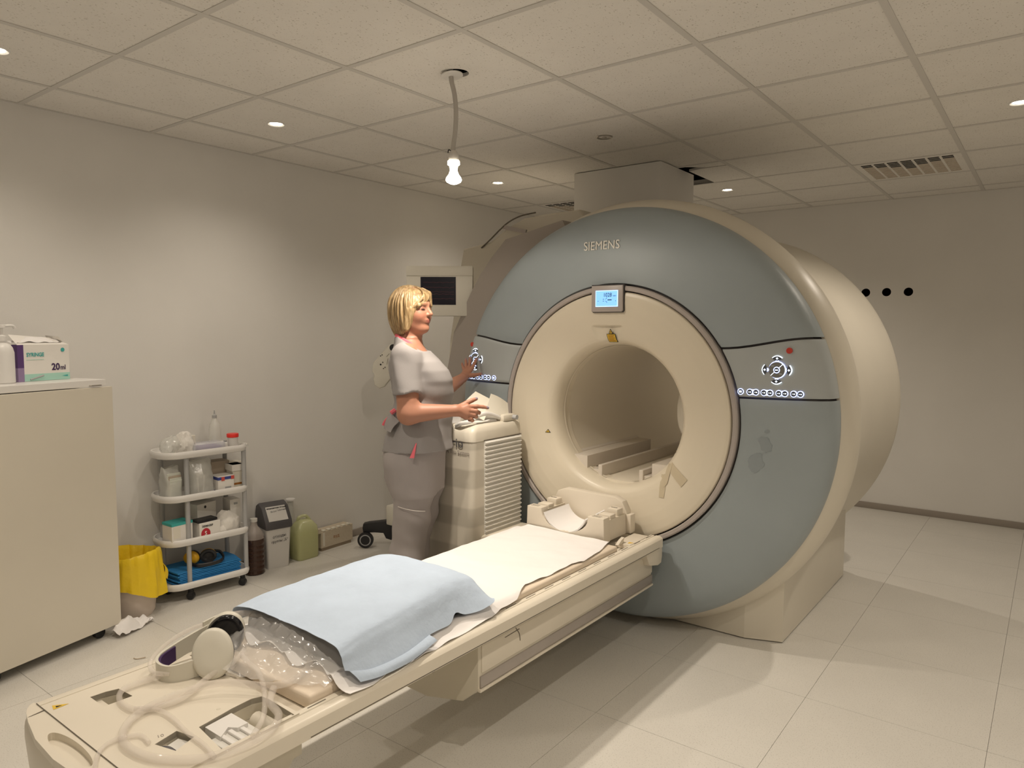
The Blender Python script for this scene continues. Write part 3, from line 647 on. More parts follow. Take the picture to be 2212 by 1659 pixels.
# lift column between table and scanner
def taper(P, z0, z1, k0, k1, c):
    return [[(c[0]+(x-c[0])*k0, c[1]+(y-c[1])*k0, z0) for x, y in P], [(c[0]+(x-c[0])*k1, c[1]+(y-c[1])*k1, z1) for x, y in P]]
def col_loop(z, e=0, f=0): return [(x, y, z) for x, y in rrect(1.36-e-f, 1.70+e*.3, 1.822-e-f*.6, 2.212, .03)]
stack([col_loop(0, .012, .05), col_loop(.5, .004, .02), col_loop(.915, 0, 0)]).build('lift_column', 'column', tb, 40)
stack([col_loop(.915, .003), col_loop(.955, .004), [(x, y, .978) for x, y in rrect(1.37, 1.695, 1.835, 2.214, .03)], [(x, y, .990) for x, y in rrect(1.39, 1.68, 1.86, 2.20, .03)]]).build('column_cap', 'cream', tb, 40)
MB().box(1.695, 1.7042, 1.900, 2.200, .914, .918).build('bellows_slot', 'groove', tb, 0)
P = [(1.700, .914)]
k = 0
zz = .912
while zz > .33:
    P += [(1.713, zz-.008), (1.702, zz-.020)]; zz -= .0215
P += [(1.66, zz), (1.66, .914)]
b = MB().prism(P, 1.904, 2.192, 'y'); b.build('bellows', 'off_white', tb, 0)
MB().box(1.660, 1.865, 1.88, 2.21, .28, .455, .01).build('lift_bracket', 'table', tb, 30)
FY = lambda x, y, z: frame((x, y, z), (1, 0, 0), (0, -.03, 1))
text('lettering', 'Verio', .064, 'dark_grey', tb, FY(1.643, 1.8175, .885), 'RIGHT', ext=.0006)
text('lettering', 'A Tim System', .026, 'taupe', tb, FY(1.682, 1.8170, .852), 'RIGHT', ext=.0005)
# handle, cup and prints on the column
hd = MB().tube([(1.585, 1.836, .985), (1.625, 1.828, 1.000), (1.660, 1.850, 1.010), (1.66, 1.90, 1.030), (1.66, 1.97, 1.036), (1.66, 2.05, 1.015), (1.662, 2.10, .995)], .011, 10)
hd.build('grab_handle', 'white_plastic', tb)
MB().box(1.635, 1.69, 2.07, 2.17, .985, 1.022, .012).build('handle_mount', 'cream', tb)
MB().tube([(1.675, 2.150, 1.005), (1.712, 2.150, 1.005)], .012, 12, smooth=0).build('handle_knob', 'grey_plastic', tb)
# ------------------------------------------------------------------ things on the table
def spline_grid(rows, nu, nv):
    """Catmull-Rom through a control net (rows x cols x 3)"""
    C_ = np.array(rows, float)
    def cr(A, n, axis):
        A = np.moveaxis(A, axis, 0); L = len(A); out = []
        for t in np.linspace(0, L-1, n):
            i = min(int(t), L-2); f = t-i
            p0, p1, p2, p3 = A[max(i-1, 0)], A[i], A[i+1], A[min(i+2, L-1)]
            out.append(.5*(2*p1+(p2-p0)*f+(2*p0-5*p1+4*p2-p3)*f*f+(3*p1-p0-3*p2+p3)*f**3))
        return np.moveaxis(np.array(out), 0, axis)
    return cr(cr(C_, nu, 0), nv, 1)
# mattress pads
def pad(x0, x1, y0, y1, label):
    o = MB().box(x0, x1, y0, y1, .489, .528, .009, 3).build('table_pad', 'pad'); return tag(o, label, 'pad', 'table pads')
pad(1.915, 2.415, .345, .70, 'peach foam table pad at the foot end next to plastic film'); pad(1.915, 2.415, .704, 1.93, 'long foam table pad hidden under white sheet')
# white sheet
def sheet():
    nu, nv = 150, 60; G = np.zeros((nu, nv, 3))
    ys = np.linspace(.0, 1, nu)
    for i, t in enumerate(ys):
        for j in range(nv):
            v = j/(nv-1)
            y = .43+t*(1.955-.43)
            xr = interp(y, [(.42, 2.470), (.50, 2.475), (.60, 2.452), (.68, 2.462), (.85, 2.455), (1.03, 2.446), (1.10, 2.43), (1.20, 2.425), (1.26, 2.402), (1.30, 2.386), (1.45, 2.398), (1.60, 2.394), (1.66, 2.412), (1.80, 2.400), (1.92, 2.374), (2.0, 2.36)])
            xl = 1.862
            x = xl+(xr-xl)*v
            yy = y-(.04*(x-1.9) if t > .9 else 0)*(t-.9)*10+(-.05 if t == 0 else 0)*0
            if t < .05: yy += .06*(1-v)*(1-t/.05)*0
            z = .5345
            if x > 2.405: z = .5345-.0215*min(1, (x-2.405)/.030)
            if x < 1.925: z = .5345-.020*min(1, (1.925-x)/.035)
            G[i, j] = (x, yy, z)
    N = noise3(G*np.array([1, 1, 0]), 16, 3)*.0022+noise3(G*np.array([1, 1, 0]), 45, 5)*.0010
    edge = np.clip((G[..., 0]-2.34)/.12, 0, 1)
    N = N+edge*(.0015+.0035*np.sin(G[..., 1]*38+2*np.sin(G[..., 1]*9)))
    G[..., 2] += np.maximum(N, -.003)
    # rumpled foot edge
    f = np.clip(1-(G[..., 1]-.43)/.09, 0, 1)
    G[..., 2] += f*(.010+.010*np.sin(G[..., 0]*60+1.0)); G[..., 1] += f*.015*np.sin(G[..., 0]*33)
    return MB().grid(G, .0012)
tag(sheet().build('white_sheet', 'sheet', None, 60), 'white cloth sheet spread over the table pads under the bulb', 'sheet')
# receive coil under the drape
t = MB().prism([(1.935, .540), (1.945, .585), (1.985, .615), (2.10, .628), (2.28, .628), (2.345, .612), (2.372, .580), (2.378, .540)], .475, 1.005, 'y', .012, 3).build('body_coil', 'coil_dark', None, 30)
tag(t, 'dark body coil lying under the blue drape on the table', 'coil')
# blue drape, control net from left hem to right hem, foot to head
NET = []
for (y, L, top, R, yh) in (
        # y, left hem (x,z), heights, right shoulder x, right hem (x,z)
        (.440, (1.880, .545), .627, 2.420, (2.436, .565)),
        (.520, (1.872, .543), .640, 2.412, (2.452, .541)),
        (.640, (1.868, .541), .643, 2.402, (2.450, .539)),
        (.760, (1.866, .541), .645, 2.388, (2.428, .545)),
        (.860, (1.868, .541), .646, 2.372, (2.418, .543)),
        (.905, (1.868, .541), .646, 2.366, (2.404, .561)),
        (.945, (1.872, .543), .645, 2.360, (2.412, .546)),
        (1.005, (1.878, .545), .642, 2.362, (2.428, .545)),
        (1.050, (1.885, .55), .628, 2.372, (2.440, .556)),
        (1.075, (1.89, .55), .580, 2.36, (2.425, .560))):
    NET.append([(L[0], y+.03, L[1]), (L[0]+.022, y+.012, .585), (1.935, y+.005, top-.018), (2.02, y, top), (2.15, y, top+.002), (2.28, y, top), (R-.03, y, top-.008), (R, y, top-.028), ((R+yh[0])/2, y, (top-.03+yh[1])/2), (yh[0], y, yh[1])])
G = spline_grid(NET, 160, 160)
G[..., 2] += np.clip(noise3(G, 26, 11)*.0016+noise3(G, 60, 12)*.0008, -.002, .004)
G[..., 2] -= .0016*(np.exp(-((G[..., 1]-.75-.02*(G[..., 0]-2.1))/.004)**2)+np.exp(-((G[..., 0]-2.16)/.004)**2))*(G[..., 2] > .62)
drape = MB().grid(G, .0015).build('blue_drape', 'drape', None, 50); tag(drape, 'light blue disposable drape covering the body coil on the table', 'drape')
# turned up lower fold along the near side
NET2 = [[(2.4385, .452, .560), (2.452, .462, .545), (2.462, .47, .530)], [(2.4535, .52, .545), (2.466, .528, .536), (2.472, .535, .524)], [(2.4525, .64, .542), (2.466, .645, .535), (2.470, .65, .523)], [(2.4305, .76, .547), (2.446, .765, .540), (2.452, .77, .533)]]
G = spline_grid(NET2, 40, 8); MB().grid(G, .0012).build('drape_fold', 'drape', drape, 50)
# clear plastic film poking out at the foot end
def film():
    nu, nv = 46, 36; G = np.zeros((nu, nv, 3))
    for i in range(nu):
        for j in range(nv):
            u, v = i/(nu-1), j/(nv-1)
            x = 1.915+.50*u; y = .475-.15*v*(.55+.75*math.sin(PI*min(1, u*1.05))**.8)
            z = .530+(.085*(1-v)**.8+.010)*(math.sin(PI*(.08+.86*u))**.5)
            G[i, j] = (x, y, z)
    A = G.copy(); w_ = np.abs(noise3(A, 55, 21))*.011+noise3(A, 90, 22)*.004
    G[..., 2] = np.maximum(G[..., 2]+w_-.004, .5315); G[..., 1] += noise3(A, 50, 23)*.006
    return MB().grid(G)
tag(film().build('plastic_film', 'film', None, 20), 'crumpled clear plastic film sticking out from under the blue drape', 'film')
# headphones
hp = empty('headphones', (2.05, .27, .512), label='cream headphones with oval ear cups lying on the table foot', cat='headphones')
def cup(c, nrm, up, outer, inner):
    F4 = frame(c, Vector(up).cross(Vector(nrm)), up)
    def oval(rx, ry, h): return [F4 @ Vector((rx*math.cos(2*PI*i/40), ry*math.sin(2*PI*i/40), h)) for i in range(40)]
    sh = stack([oval(.044, .057, -.014), oval(.051, .064, -.010), oval(.054, .067, 0), oval(.052, .065, .009), oval(.044, .057, .014), oval(.02, .03, .0155)]); o1 = sh.build('ear_cup', 'phone_shell', hp, 50)
    cs = stack([oval(.030, .043, -.020), oval(.040, .054, -.026), oval(.049, .062, -.024), oval(.052, .065, -.014), oval(.048, .060, -.008)]); cs.build('ear_cushion', 'black_gloss', o1, 60)
    return F4
cup((2.086, .280, .570), (.62, -.62, .45), (-.35, .20, .9), 1, 0)
cup((1.995, .372, .570), (-.55, .62, .35), (.25, .20, .9), 0, 1)
band = [(2.072, .285, .548), (2.062, .235, .538), (2.035, .187, .532), (1.99, .178, .533), (1.955, .200, .536), (1.945, .245, .545), (1.948, .30, .560), (1.960, .345, .575)]
def strap(pts, hgt, th, name, mat, parent):
    P = [Vector(p) for p in pts]; Q = []
    for i in range(len(P)-1):
        p0, p1, p2, p3 = P[max(i-1, 0)], P[i], P[i+1], P[min(i+2, len(P)-1)]
        for k in range(6):
            f = k/6; Q.append(.5*(2*p1+(p2-p0)*f+(2*p0-5*p1+4*p2-p3)*f*f+(3*p1-p0-3*p2+p3)*f**3))
    Q.append(P[-1]); L = []
    for i, p in enumerate(Q):
        t_ = (Q[min(i+1, len(Q)-1)]-Q[max(i-1, 0)]).normalized(); n_ = t_.cross(Vector((0, 0, 1))).normalized()
        L.append([p-n_*th+Vector((0, 0, -hgt)), p+n_*th+Vector((0, 0, -hgt)), p+n_*th+Vector((0, 0, hgt)), p-n_*th+Vector((0, 0, hgt))])
    return stack(L).build(name, mat, parent, 40)
strap(band, .024, .0035, 'head_band', 'phone_shell', hp)
strap([(x+(2.03-x)*.06, y+(.27-y)*.06, z) for x, y, z in band[2:6]], .020, .003, 'band_lining', 'ink_violet', hp)
strap([(2.068, .262, .556), (2.088, .302, .556), (2.108, .322, .556)], .012, .004, 'cup_yoke', 'phone_shell', hp)
strap([(1.950, .330, .590), (1.955, .365, .598), (1.968, .392, .602)], .016, .003, 'cup_yoke', 'phone_shell', hp)
# clear air tubing of the headphones: three hoses, each in loops
def hose(pts, r, name='air_hose'):
    return MB().tube(pts, r, 10, smooth=8).build(name, 'tube_clear', hp, 60)
hose([(1.965, .41, .605), (1.985, .462, .598), (2.083, .505, .585), (2.196, .492, .560), (2.288, .444, .545), (2.332, .366, .540), (2.308, .301, .540), (2.227, .248, .545), (2.177, .201, .540), (2.145, .108, .530), (2.162, .028, .524), (2.227, -.022, .523), (2.305, -.028, .523), (2.378, -.004, .523), (2.447, .052, .524), (2.470, .130, .525), (2.466, .20, .527), (2.430, .245, .530), (2.372, .262, .534), (2.33, .30, .541)], .0095)
hose([(2.11, .36, .56), (2.119, .314, .540), (2.116, .262, .530), (2.134, .213, .526), (2.163, .160, .525), (2.157, .104, .524), (2.118, .056, .522), (2.044, .055, .520), (1.995, .090, .522), (2.006, .168, .524), (2.03, .205, .53)], .0075)
hose([(2.12, .345, .55), (2.160, .343, .540), (2.205, .335, .540), (2.275, .305, .539), (2.345, .265, .530), (2.40, .222, .522), (2.445, .167, .520)], .0070)
hose([(2.118, .056, .5225), (2.172, .090, .522), (2.24, .092, .521), (2.305, .083, .520), (2.391, .079, .520), (2.452, .068, .520)], .0055)
hose([(2.283, .010, .519), (2.236, .011, .519), (2.212, -.031, .519), (2.226, -.067, .519), (2.270, -.097, .519), (2.318, -.118, .519)], .0050)
hose([(1.955, .40, .58), (1.895, .352, .575), (1.905, .275, .570), (1.931, .210, .560), (1.961, .172, .548), (2.005, .160, .540), (2.038, .185, .535)], .0060)
# head coil at the scanner end
hc = empty('head_coil', (2.12, 2.08, .51), label='cream U-shaped head coil cradle on table next to scanner', cat='coil')
def uprof(zt, x0=1.912, x1=2.330, w_=.085):
    P = [(x0, .5125), (x1, .5125), (x1-.004, zt), (x1-w_, zt)]
    n = 14
    for i in range(n+1):
        a = -PI*i/n; P.append(((x0+x1)/2+((x1-x0)/2-w_)*math.cos(a), zt-.012+(zt-.545)*math.sin(a)))
    return P+[(x0+w_, zt), (x0+.004, zt)]
MB().prism(uprof(.622), 1.960, 2.015, 'y', .003).build('front_post', 'coil', hc, 30)
MB().prism(uprof(.604, 1.918, 2.324, .07), 2.015, 2.175, 'y', .003).build('cradle', 'coil', hc, 30)
for x0, x1 in ((1.922, 1.985), (2.255, 2.318)):
    MB().box(x0, x1, 2.035, 2.085, .600, .622, .005).build('latch_block', 'coil', hc, 30)
    MB().box(x0+.004, x1-.004, 2.105, 2.160, .600, .634, .005).build('latch_block', 'coil', hc, 30)
    MB().box(x0+.012, x1-.020, 2.130, 2.137, .6335, .6350).build('latch_mark', 'groove', hc, 0)
    for k in range(2): MB().box(x0+.002, x1-.018, 1.978+.014*k, 1.981+.014*k, .6215, .6228).build('vent_slit', 'groove', hc, 0)
P = [(1.918, .5125), (2.324, .5125), (2.324, .610), (2.30, .655), (2.26, .672), (1.985, .676), (1.945, .66), (1.918, .610)]
MB().prism(P, 2.175, 2.222, 'y', .006).build('back_wall', 'coil', hc, 30)
MB().box(2.318, 2.345, 2.175, 2.222, .5125, .600, .004).build('cable_box', 'coil', hc, 30)
G = np.array([[(2.121+.115*math.cos(a)*(1-.10*u), 1.962+.19*u, .640-.112*math.sin(a)*(1-.12*u)+.004) for a in np.linspace(.35, PI-.35, 18)] for u in np.linspace(0, 1, 10)])
MB().grid(G, .006).build('head_cushion', 'sheet', hc, 60)
MB().box(2.350, 2.425, 2.02, 2.20, .489, .5115, .003).build('coil_plug', 'coil', hc, 30)
MB().prism([(1.985, .512), (2.035, .512), (2.04, .535), (2.015, .528)], 2.372, 2.386, 'x').build('release_lever', 'coil', hc, 0)
MB().add([(2.405, 2.035, .5119), (2.425, 2.060, .5119), (2.400, 2.060, .5119)], [(0, 1, 2)]).build('warning_mark', 'yellow_label', hc, 0)
# film prints and clear cup on the lift column
def card(pts, name, label, cat):
    A, B, C_, D = [np.array(p, float) for p in pts]
    G = np.array([[((A*(1-u)+B*u)*(1-v)+(D*(1-u)+C_*u)*v) for v in np.linspace(0, 1, 6)] for u in np.linspace(0, 1, 6)])
    G[..., 2] += .006*np.sin(np.linspace(0, PI, 6))[:, None]
    return tag(MB().grid(G, .0012).build(name, 'cardstock', None, 60), label, cat)
card([(1.520, 1.93, 1.055), (1.545, 2.025, 1.135), (1.60, 2.10, 1.085), (1.62, 2.00, .996)], 'paper_card', 'cream paper card standing tilted on lift column behind the other card', 'paper')
card([(1.615, 2.06, 1.125), (1.625, 2.185, 1.068), (1.672, 2.135, .998), (1.655, 1.965, 1.040)], 'paper_card', 'cream paper card leaning over the white grab handle on column', 'paper')
t = tag(MB().prism([(1.545, 1.90), (1.60, 2.06), (1.66, 2.05), (1.65, 1.92)], .991, .995).build('print_sheet', 'paper', None, 0), 'flat white paper slip on top of the lift column', 'paper')
t = empty('clear_tray', (1.57, 1.84, .99), label='clear plastic tray clipped to the top front of the lift column', cat='tray')
MB().add([(1.47, 1.845, .992), (1.55, 1.845, .992), (1.55, 1.90, .992), (1.47, 1.90, .992), (1.46, 1.835, 1.03), (1.56, 1.835, 1.03), (1.56, 1.905, 1.03), (1.46, 1.905, 1.03)], [(0, 1, 2, 3), (0, 1, 5, 4), (1, 2, 6, 5), (2, 3, 7, 6), (3, 0, 4, 7)]).build('tray_shell', 'box_clear', t, 0)
MB().tube([(1.46, 1.835, 1.03), (1.56, 1.835, 1.03), (1.56, 1.905, 1.03), (1.46, 1.905, 1.03)], .0022, 6, smooth=0, closed=True).build('tray_rim', 'white_plastic', t)

# ------------------------------------------------------------------ monitor and injector by the left wall
mu = Vector((math.cos(.6487), math.sin(.6487), 0)); mn = Vector((math.sin(.6487), -math.cos(.6487), 0))   # screen runs along mu and looks along mn
mo = Vector((.969, 2.381, 0))
MF = frame((mo.x, mo.y, 1.668), mu, (0, 0, 1))       # local x right, y up, z towards the room
t = empty('monitor', (mo.x, mo.y, 1.5), label='small cream box monitor with dark screen beside the scanner flank', cat='monitor')
bd = MB().box(-.193, .196, -.145, .146, -.07, 0, .006).xf(MF).build('housing', 'monitor', t, 30)
MB().box(-.1935, .1965, .089, .093, -.002, .0012).xf(MF).build('housing_step', 'groove', bd, 0) if False else MB().box(-.193, .196, .090, .146, -.002, .005, .002).xf(MF).build('top_band', 'monitor', bd, 30)
sc = MB().box(-.109, .097, -.079, .083, -.002, .0015).xf(MF).build('screen', 'screen_dark', t, 0)
for k, y in enumerate((.052, .022, -.004, -.018, -.045)):
    MB().tube([(-.095+.013*i, y+.0035*math.sin(i*1.9+k)*(i % 3 == 0), .0018) for i in range(15)], .0008, 4, smooth=0).xf(MF).build('trace_line', 'screen_line', sc, 0)
MB().box(.02, .08, -.05, .05, -.16, -.068).xf(MF).build('swivel_block', 'off_white', t, 0)
MB().tube([MF @ Vector((.05, 0, -.11)), Vector((1.05, 2.60, 1.66)), Vector((1.12, 2.64, 1.62))], .03, 12).build('support_arm', 'off_white', t)
ij = empty('contrast_injector', (.45, 2.49, 0), label='cream contrast injector on a wheeled black stand behind the person', cat='injector')
IF = frame((.42, 2.45, 1.20), mu, (0, 0, 1))
MB().prism([(-.078, -.02), (-.068, .03), (.035, .147), (.065, .148), (.12, .10), (.12, -.02), (.06, -.05), (.00, -.125), (-.03, -.135), (-.062, -.115), (-.070, -.07), (-.062, -.055)], -.04, .015, 'z', .010, mat=IF).build('injector_head', 'monitor', ij, 30)
MB().lathe([(0, .004), (.018, .004), (.022, 0), (.022, -.01)], n=24, close=False).xf(IF @ Matrix.Translation((.060, .128, .016))).build('knob_recess', 'black', ij)
for dx, dy, r in ((-.020, .075, .0035), (-.010, .082, .0035), (-.020, .020, .0055), (-.006, .034, .0035), (-.002, -.006, .0035), (.008, .002, .0035)):
    MB().lathe([(0, .0015), (r, .0015), (r, -.002)], n=14, close=False).xf(IF @ Matrix.Translation((dx, dy, .0155))).build('indicator', 'black', ij)
MB().tube([IF @ Vector((.02, .02, .016)), IF @ Vector((.028, .06, .016))], .0012, 5, smooth=0).tube([IF @ Vector((.018, .07, .016)), IF @ Vector((.036, .09, .016))], .0012, 5, smooth=0).build('panel_seam', 'groove', ij)
MB().tube([(.485, 2.515, 1.16), (.485, 2.515, .20)], .03, 16, smooth=0).build('stand_column', 'off_white', ij)
MB().box(.42, .55, 2.45, 2.58, .17, .30, .01).build('stand_hub', 'monitor', ij, 30)
BF = frame((.35, 2.50, 0), mu, (0, 0, 1))
leg = MB().prism([(-.140, .130), (-.135, .158), (-.10, .166), (.06, .185), (.12, .185), (.12, .05), (.045, .052), (.015, .062), (-.002, .098), (-.06, .102), (-.135, .100)], -.03, .03, 'z', .006, mat=BF).build('stand_leg', 'black', ij, 30)
def caster(c, ax, r, parent, name='caster', mat='black', ring=True):
    F4 = frame(c, Vector((0, 0, 1)), Vector(ax).cross(Vector((0, 0, 1))))
    # wheel axis = ax
    ex = Vector(ax).normalized(); o_ = MB().tube([Vector(c)-ex*.012, Vector(c)+ex*.012], r, 22, smooth=0).build(name, mat, parent, 40)
    if ring: MB().tube([Vector(c)+ex*.0125+Vector((0, 0, 0)), Vector(c)+ex*.0135], r*.72, 22, smooth=0).build('wheel_ring', 'grey_plastic', o_, 40); MB().tube([Vector(c)+ex*.0130, Vector(c)+ex*.0150], r*.58, 22, smooth=0).build('wheel_hub', mat, o_, 40)
    return o_
cw = BF @ Vector((-.118, .055, .035)); caster(cw, mn, .052, ij)
MB().prism([(-.155, .04), (-.17, .052), (-.150, .062), (-.10, .11), (-.09, .09), (-.13, .03)], .01, .03, 'z', mat=BF).build('brake_pedal', 'black', ij, 0)
for p in ((.62, 2.40), (.62, 2.64), (.40, 2.70)):
    caster((p[0], p[1], .05), mn, .05, ij)
    MB().tube([(.485, 2.515, .14), (p[0], p[1], .115)], .022, 10, smooth=0).build('stand_leg', 'black', ij)

# ------------------------------------------------------------------ cabinet with syringe box
c0 = Vector((.380, .794, 0)); cdv = Vector((.246, -.969, 0)).normalized(); cn = Vector((.969, .246, 0)).normalized()
CF = frame(c0, cdv, cn)      # local x along the front towards the camera, y out of the front, z: x cross y
def cbox(b, x0, x1, y0, y1, z0, z1, r=0):
    P = [(x0, y0), (x1, y0), (x1, y1), (x0, y1)]; A = [c0+cdv*x+cn*y for x, y in P]
    return b.prism([(p.x, p.y) for p in A], z0, z1, 'z', r)
cb = empty('cabinet', (c0+cdv*.5-cn*.15)[:], label='tall plain cream storage cabinet on castors by the left wall', cat='cabinet')
cbox(MB(), .012, 1.15, -.33, -.022, .062, 1.165).build('carcass', 'white_plastic', cb, 0)
cbox(MB(), 0, 1.16, -.020, 0, .050, 1.178, .0015).build('door', 'cream', cb, 0)
cbox(MB(), .022, 1.15, -.335, -.012, 1.182, 1.212, .002).build('top_board', 'white_plastic', cb, 0)
cbox(MB(), .055, .105, -.014, .004, 1.184, 1.190, .001).build('hinge_plate', 'metal', cb, 0)
for x, y in ((.08, -.05), (.55, -.05), (.08, -.28), (.55, -.28), (1.08, -.05), (1.08, -.28)):
    p = c0+cdv*x+cn*y; caster((p.x, p.y, .026), cn, .025, cb, ring=False)
    MB().box(p.x-.012, p.x+.012, p.y-.012, p.y+.012, .045, .064).build('castor_fork', 'grey_plastic', cb, 0)
sb0 = c0+cdv*.085-cn*.165
def sbx(b, x0, x1, y0, y1, z0, z1, r=0):
    P = [(x0, y0), (x1, y0), (x1, y1), (x0, y1)]; A = [sb0+cdv*x+cn*y for x, y in P]
    return b.prism([(p.x, p.y) for p in A], z0, z1, 'z', r)
ZC = 1.2125
sb = empty('syringe_box', (sb0+cdv*.12-cn*.06+Vector((0, 0, ZC)))[:], label='white, mint and purple cardboard box of syringes on the cabinet top', cat='box')
sbx(MB(), 0, .232, -.13, 0, ZC, ZC+.160, .001).build('carton', 'paper', sb, 0)
sbx(MB(), -.0006, .206, -.002, .0008, ZC+.001, ZC+.032).build('mint_band', 'mint', sb, 0)
sbx(MB(), .206, .2328, -.1305, .0010, ZC+.060, ZC+.1605).build('purple_end', 'purple', sb, 0)
sbx(MB(), .206, .2328, -.1305, .0010, ZC+.030, ZC+.060).build('violet_end', 'lilac', sb, 0)
sbx(MB(), .206, .2328, -.1305, .0010, ZC, ZC+.030).build('lilac_end', 'lilac', sb, 0)
SF = lambda x, z: frame(sb0+cdv*x+cn*.0012+Vector((0, 0, ZC+z)), -cdv, (0, 0, 1))
text('lettering', 'SYRINGE', .0235, 'teal', sb, SF(.194, .109), bold=.0006, sx=.84, ext=.0003)
text('lettering', '20', .042, 'ink_violet', sb, SF(.084, .046), bold=.0012, ext=.0003, sx=.9)
text('lettering', 'ml', .031, 'ink_violet', sb, SF(.044, .046), bold=.0004, ext=.0003, sx=.85)
sbx(MB(), .118, .194, -.001, .0012, ZC+.094, ZC+.0955).build('printed_line', 'mint', sb, 0)
MB().lathe([(0, .0006), (.009, .0006), (.009, 0)], n=16, close=False).xf(SF(.030, .136)).build('round_mark', 'teal', sb)
MB().tube([sb0+cdv*.182+cn*.002+Vector((0, 0, ZC+.008)), sb0+cdv*.122+cn*.002+Vector((0, 0, ZC+.024))], .0035, 6, smooth=0).build('syringe_picture', 'grey_plastic', sb)
MB().prism([(.0, 0), (.028, .004), (.028, -.004)], 0, .0005, 'z', mat=SF(.038, .018)).build('mint_arrow', 'teal', sb, 0)
b = MB()
fl = [sb0+cdv*x+cn*y+Vector((0, 0, z)) for x, y, z in ((0, 0, ZC+.160), (.232, 0, ZC+.160), (.205, -.10, ZC+.205), (.03, -.09, ZC+.190))]
b.add(fl, [(0, 1, 2, 3)]); b.add([sb0+cdv*x+cn*y+Vector((0, 0, z)) for x, y, z in ((0, -.13, ZC+.160), (.0, -.03, ZC+.160), (.03, -.02, ZC+.195), (.02, -.13, ZC+.20))], [(0, 1, 2, 3)]); b.build('open_flaps', 'paper', sb, 0)
G = np.array([[(sb0+cdv*(.02+.20*u)-cn*(.015+.10*v)+Vector((0, 0, ZC+.168+.022*math.sin(PI*u)*math.sin(PI*v))))[:] for v in np.linspace(0, 1, 12)] for u in np.linspace(0, 1, 18)])
G[..., 2] += np.abs(noise3(G, 60, 31))*.014; MB().grid(G).build('wrapper_film', 'sheet', sb, 30)
dp = c0+cdv*.385-cn*.155
t = empty('pump_bottle', (dp.x, dp.y, ZC), label='tall white pump bottle on the cabinet beside the syringe box', cat='bottle')
MB().lathe([(0, 0), (.040, 0), (.043, .004), (.043, .13), (.038, .15), (.030, .163), (.016, .170), (.016, .185), (0, .187)], (dp.x, dp.y, ZC), n=32, close=False).build('bottle', 'white_plastic', t)
MB().lathe([(.018, .178), (.018, .2), (.006, .204), (.006, .232), (.016, .235), (.016, .246), (0, .248)], (dp.x, dp.y, ZC), n=24, close=False).build('pump', 'white_plastic', t)
MB().tube([dp+Vector((0, 0, ZC+.241)), dp-cdv*.045+Vector((0, 0, ZC+.243)), dp-cdv*.055+Vector((0, 0, ZC+.232))], .006, 8).build('spout', 'white_plastic', t)
# white scraps of plastic by the cabinet foot
def scrap(P, seed, amp, name, label, mat='sheet'):
    G = spline_grid(P, 18, 14); G[..., 2] = np.maximum(.002, G[..., 2]+np.abs(noise3(G, 70, seed))*amp)
    return tag(MB().grid(G, .0008).build(name, mat, None, 25), label, 'scrap')
scrap([[(.38, .76, .01), (.41, .74, .03), (.45, .755, .008)], [(.36, .81, .05), (.41, .80, .06), (.44, .80, .01)], [(.34, .88, .03), (.38, .88, .02), (.41, .87, .004)], [(.33, .93, .02), (.35, .95, .01), (.37, .955, .004)]], 41, .022, 'plastic_scrap', 'crumpled white plastic wrapper on the floor by the cabinet foot')
t = tag(MB().tube([(.70, .70, .003), (.72, .705, .003), (.735, .735, .004)], .0022, 6).build('floor_shaving', 'tan', None), 'tiny beige sliver lying on the open floor beside the table', 'scrap')

# ------------------------------------------------------------------ yellow bag in a bucket
t = empty('waste_bucket', (.20, .935, 0), label='pale bucket lined with a bright yellow waste bag near trolley', cat='bin')
yc = (.20, .935)
MB().lathe([(0, .004), (.085, 0), (.098, .02), (.118, .20), (.121, .26), (.116, .26), (.09, .02), (0, .015)], (*yc, 0), n=40, close=False).build('bucket', 'bucket', t)
def bag():
    nu, nv = 72, 24; G = np.zeros((nu+1, nv, 3))
    for i in range(nu+1):
        a = 2*PI*i/nu
        skirt = .105+.030*math.sin(a-.4)+.018*math.sin(3*a+1)+.03*max(0, math.cos(a-1.4))
        for j in range(nv):
            v = j/(nv-1)
            if v < .3: k = v/.3; r = .085+.030*k; z = .17+.145*k
            elif v < .42: k = (v-.3)/.12; r = .115+.014*k; z = .315+.018*math.sin(PI*k)-.004*k
            else: k = (v-.42)/.58; r = .129+(.006+.018*max(0, math.cos(a-1.0))+.004*math.sin(9*a))*k**.8; z = .312-(skirt+.08)*k
            r += .004*math.sin(11*a+5*v)+.003*math.sin(23*a)
            G[i, j] = (yc[0]+r*math.cos(a), yc[1]+r*math.sin(a), z+.010*math.sin(2*a+.5)*(v > .2))
    return MB().grid(G)
MB().grid(np.array(bag().v).reshape(73, 24, 3)).build('yellow_bag', 'yellow_bag', t, 50)
G = spline_grid([[(.24, 1.02, .30), (.23, 1.05, .27), (.21, 1.06, .24)], [(.29, 1.055, .24), (.28, 1.075, .215), (.25, 1.08, .20)], [(.30, 1.045, .19), (.285, 1.07, .165), (.26, 1.075, .16)]], 14, 10); MB().grid(G, .001).build('bag_corner', 'yellow_bag', t, 50)

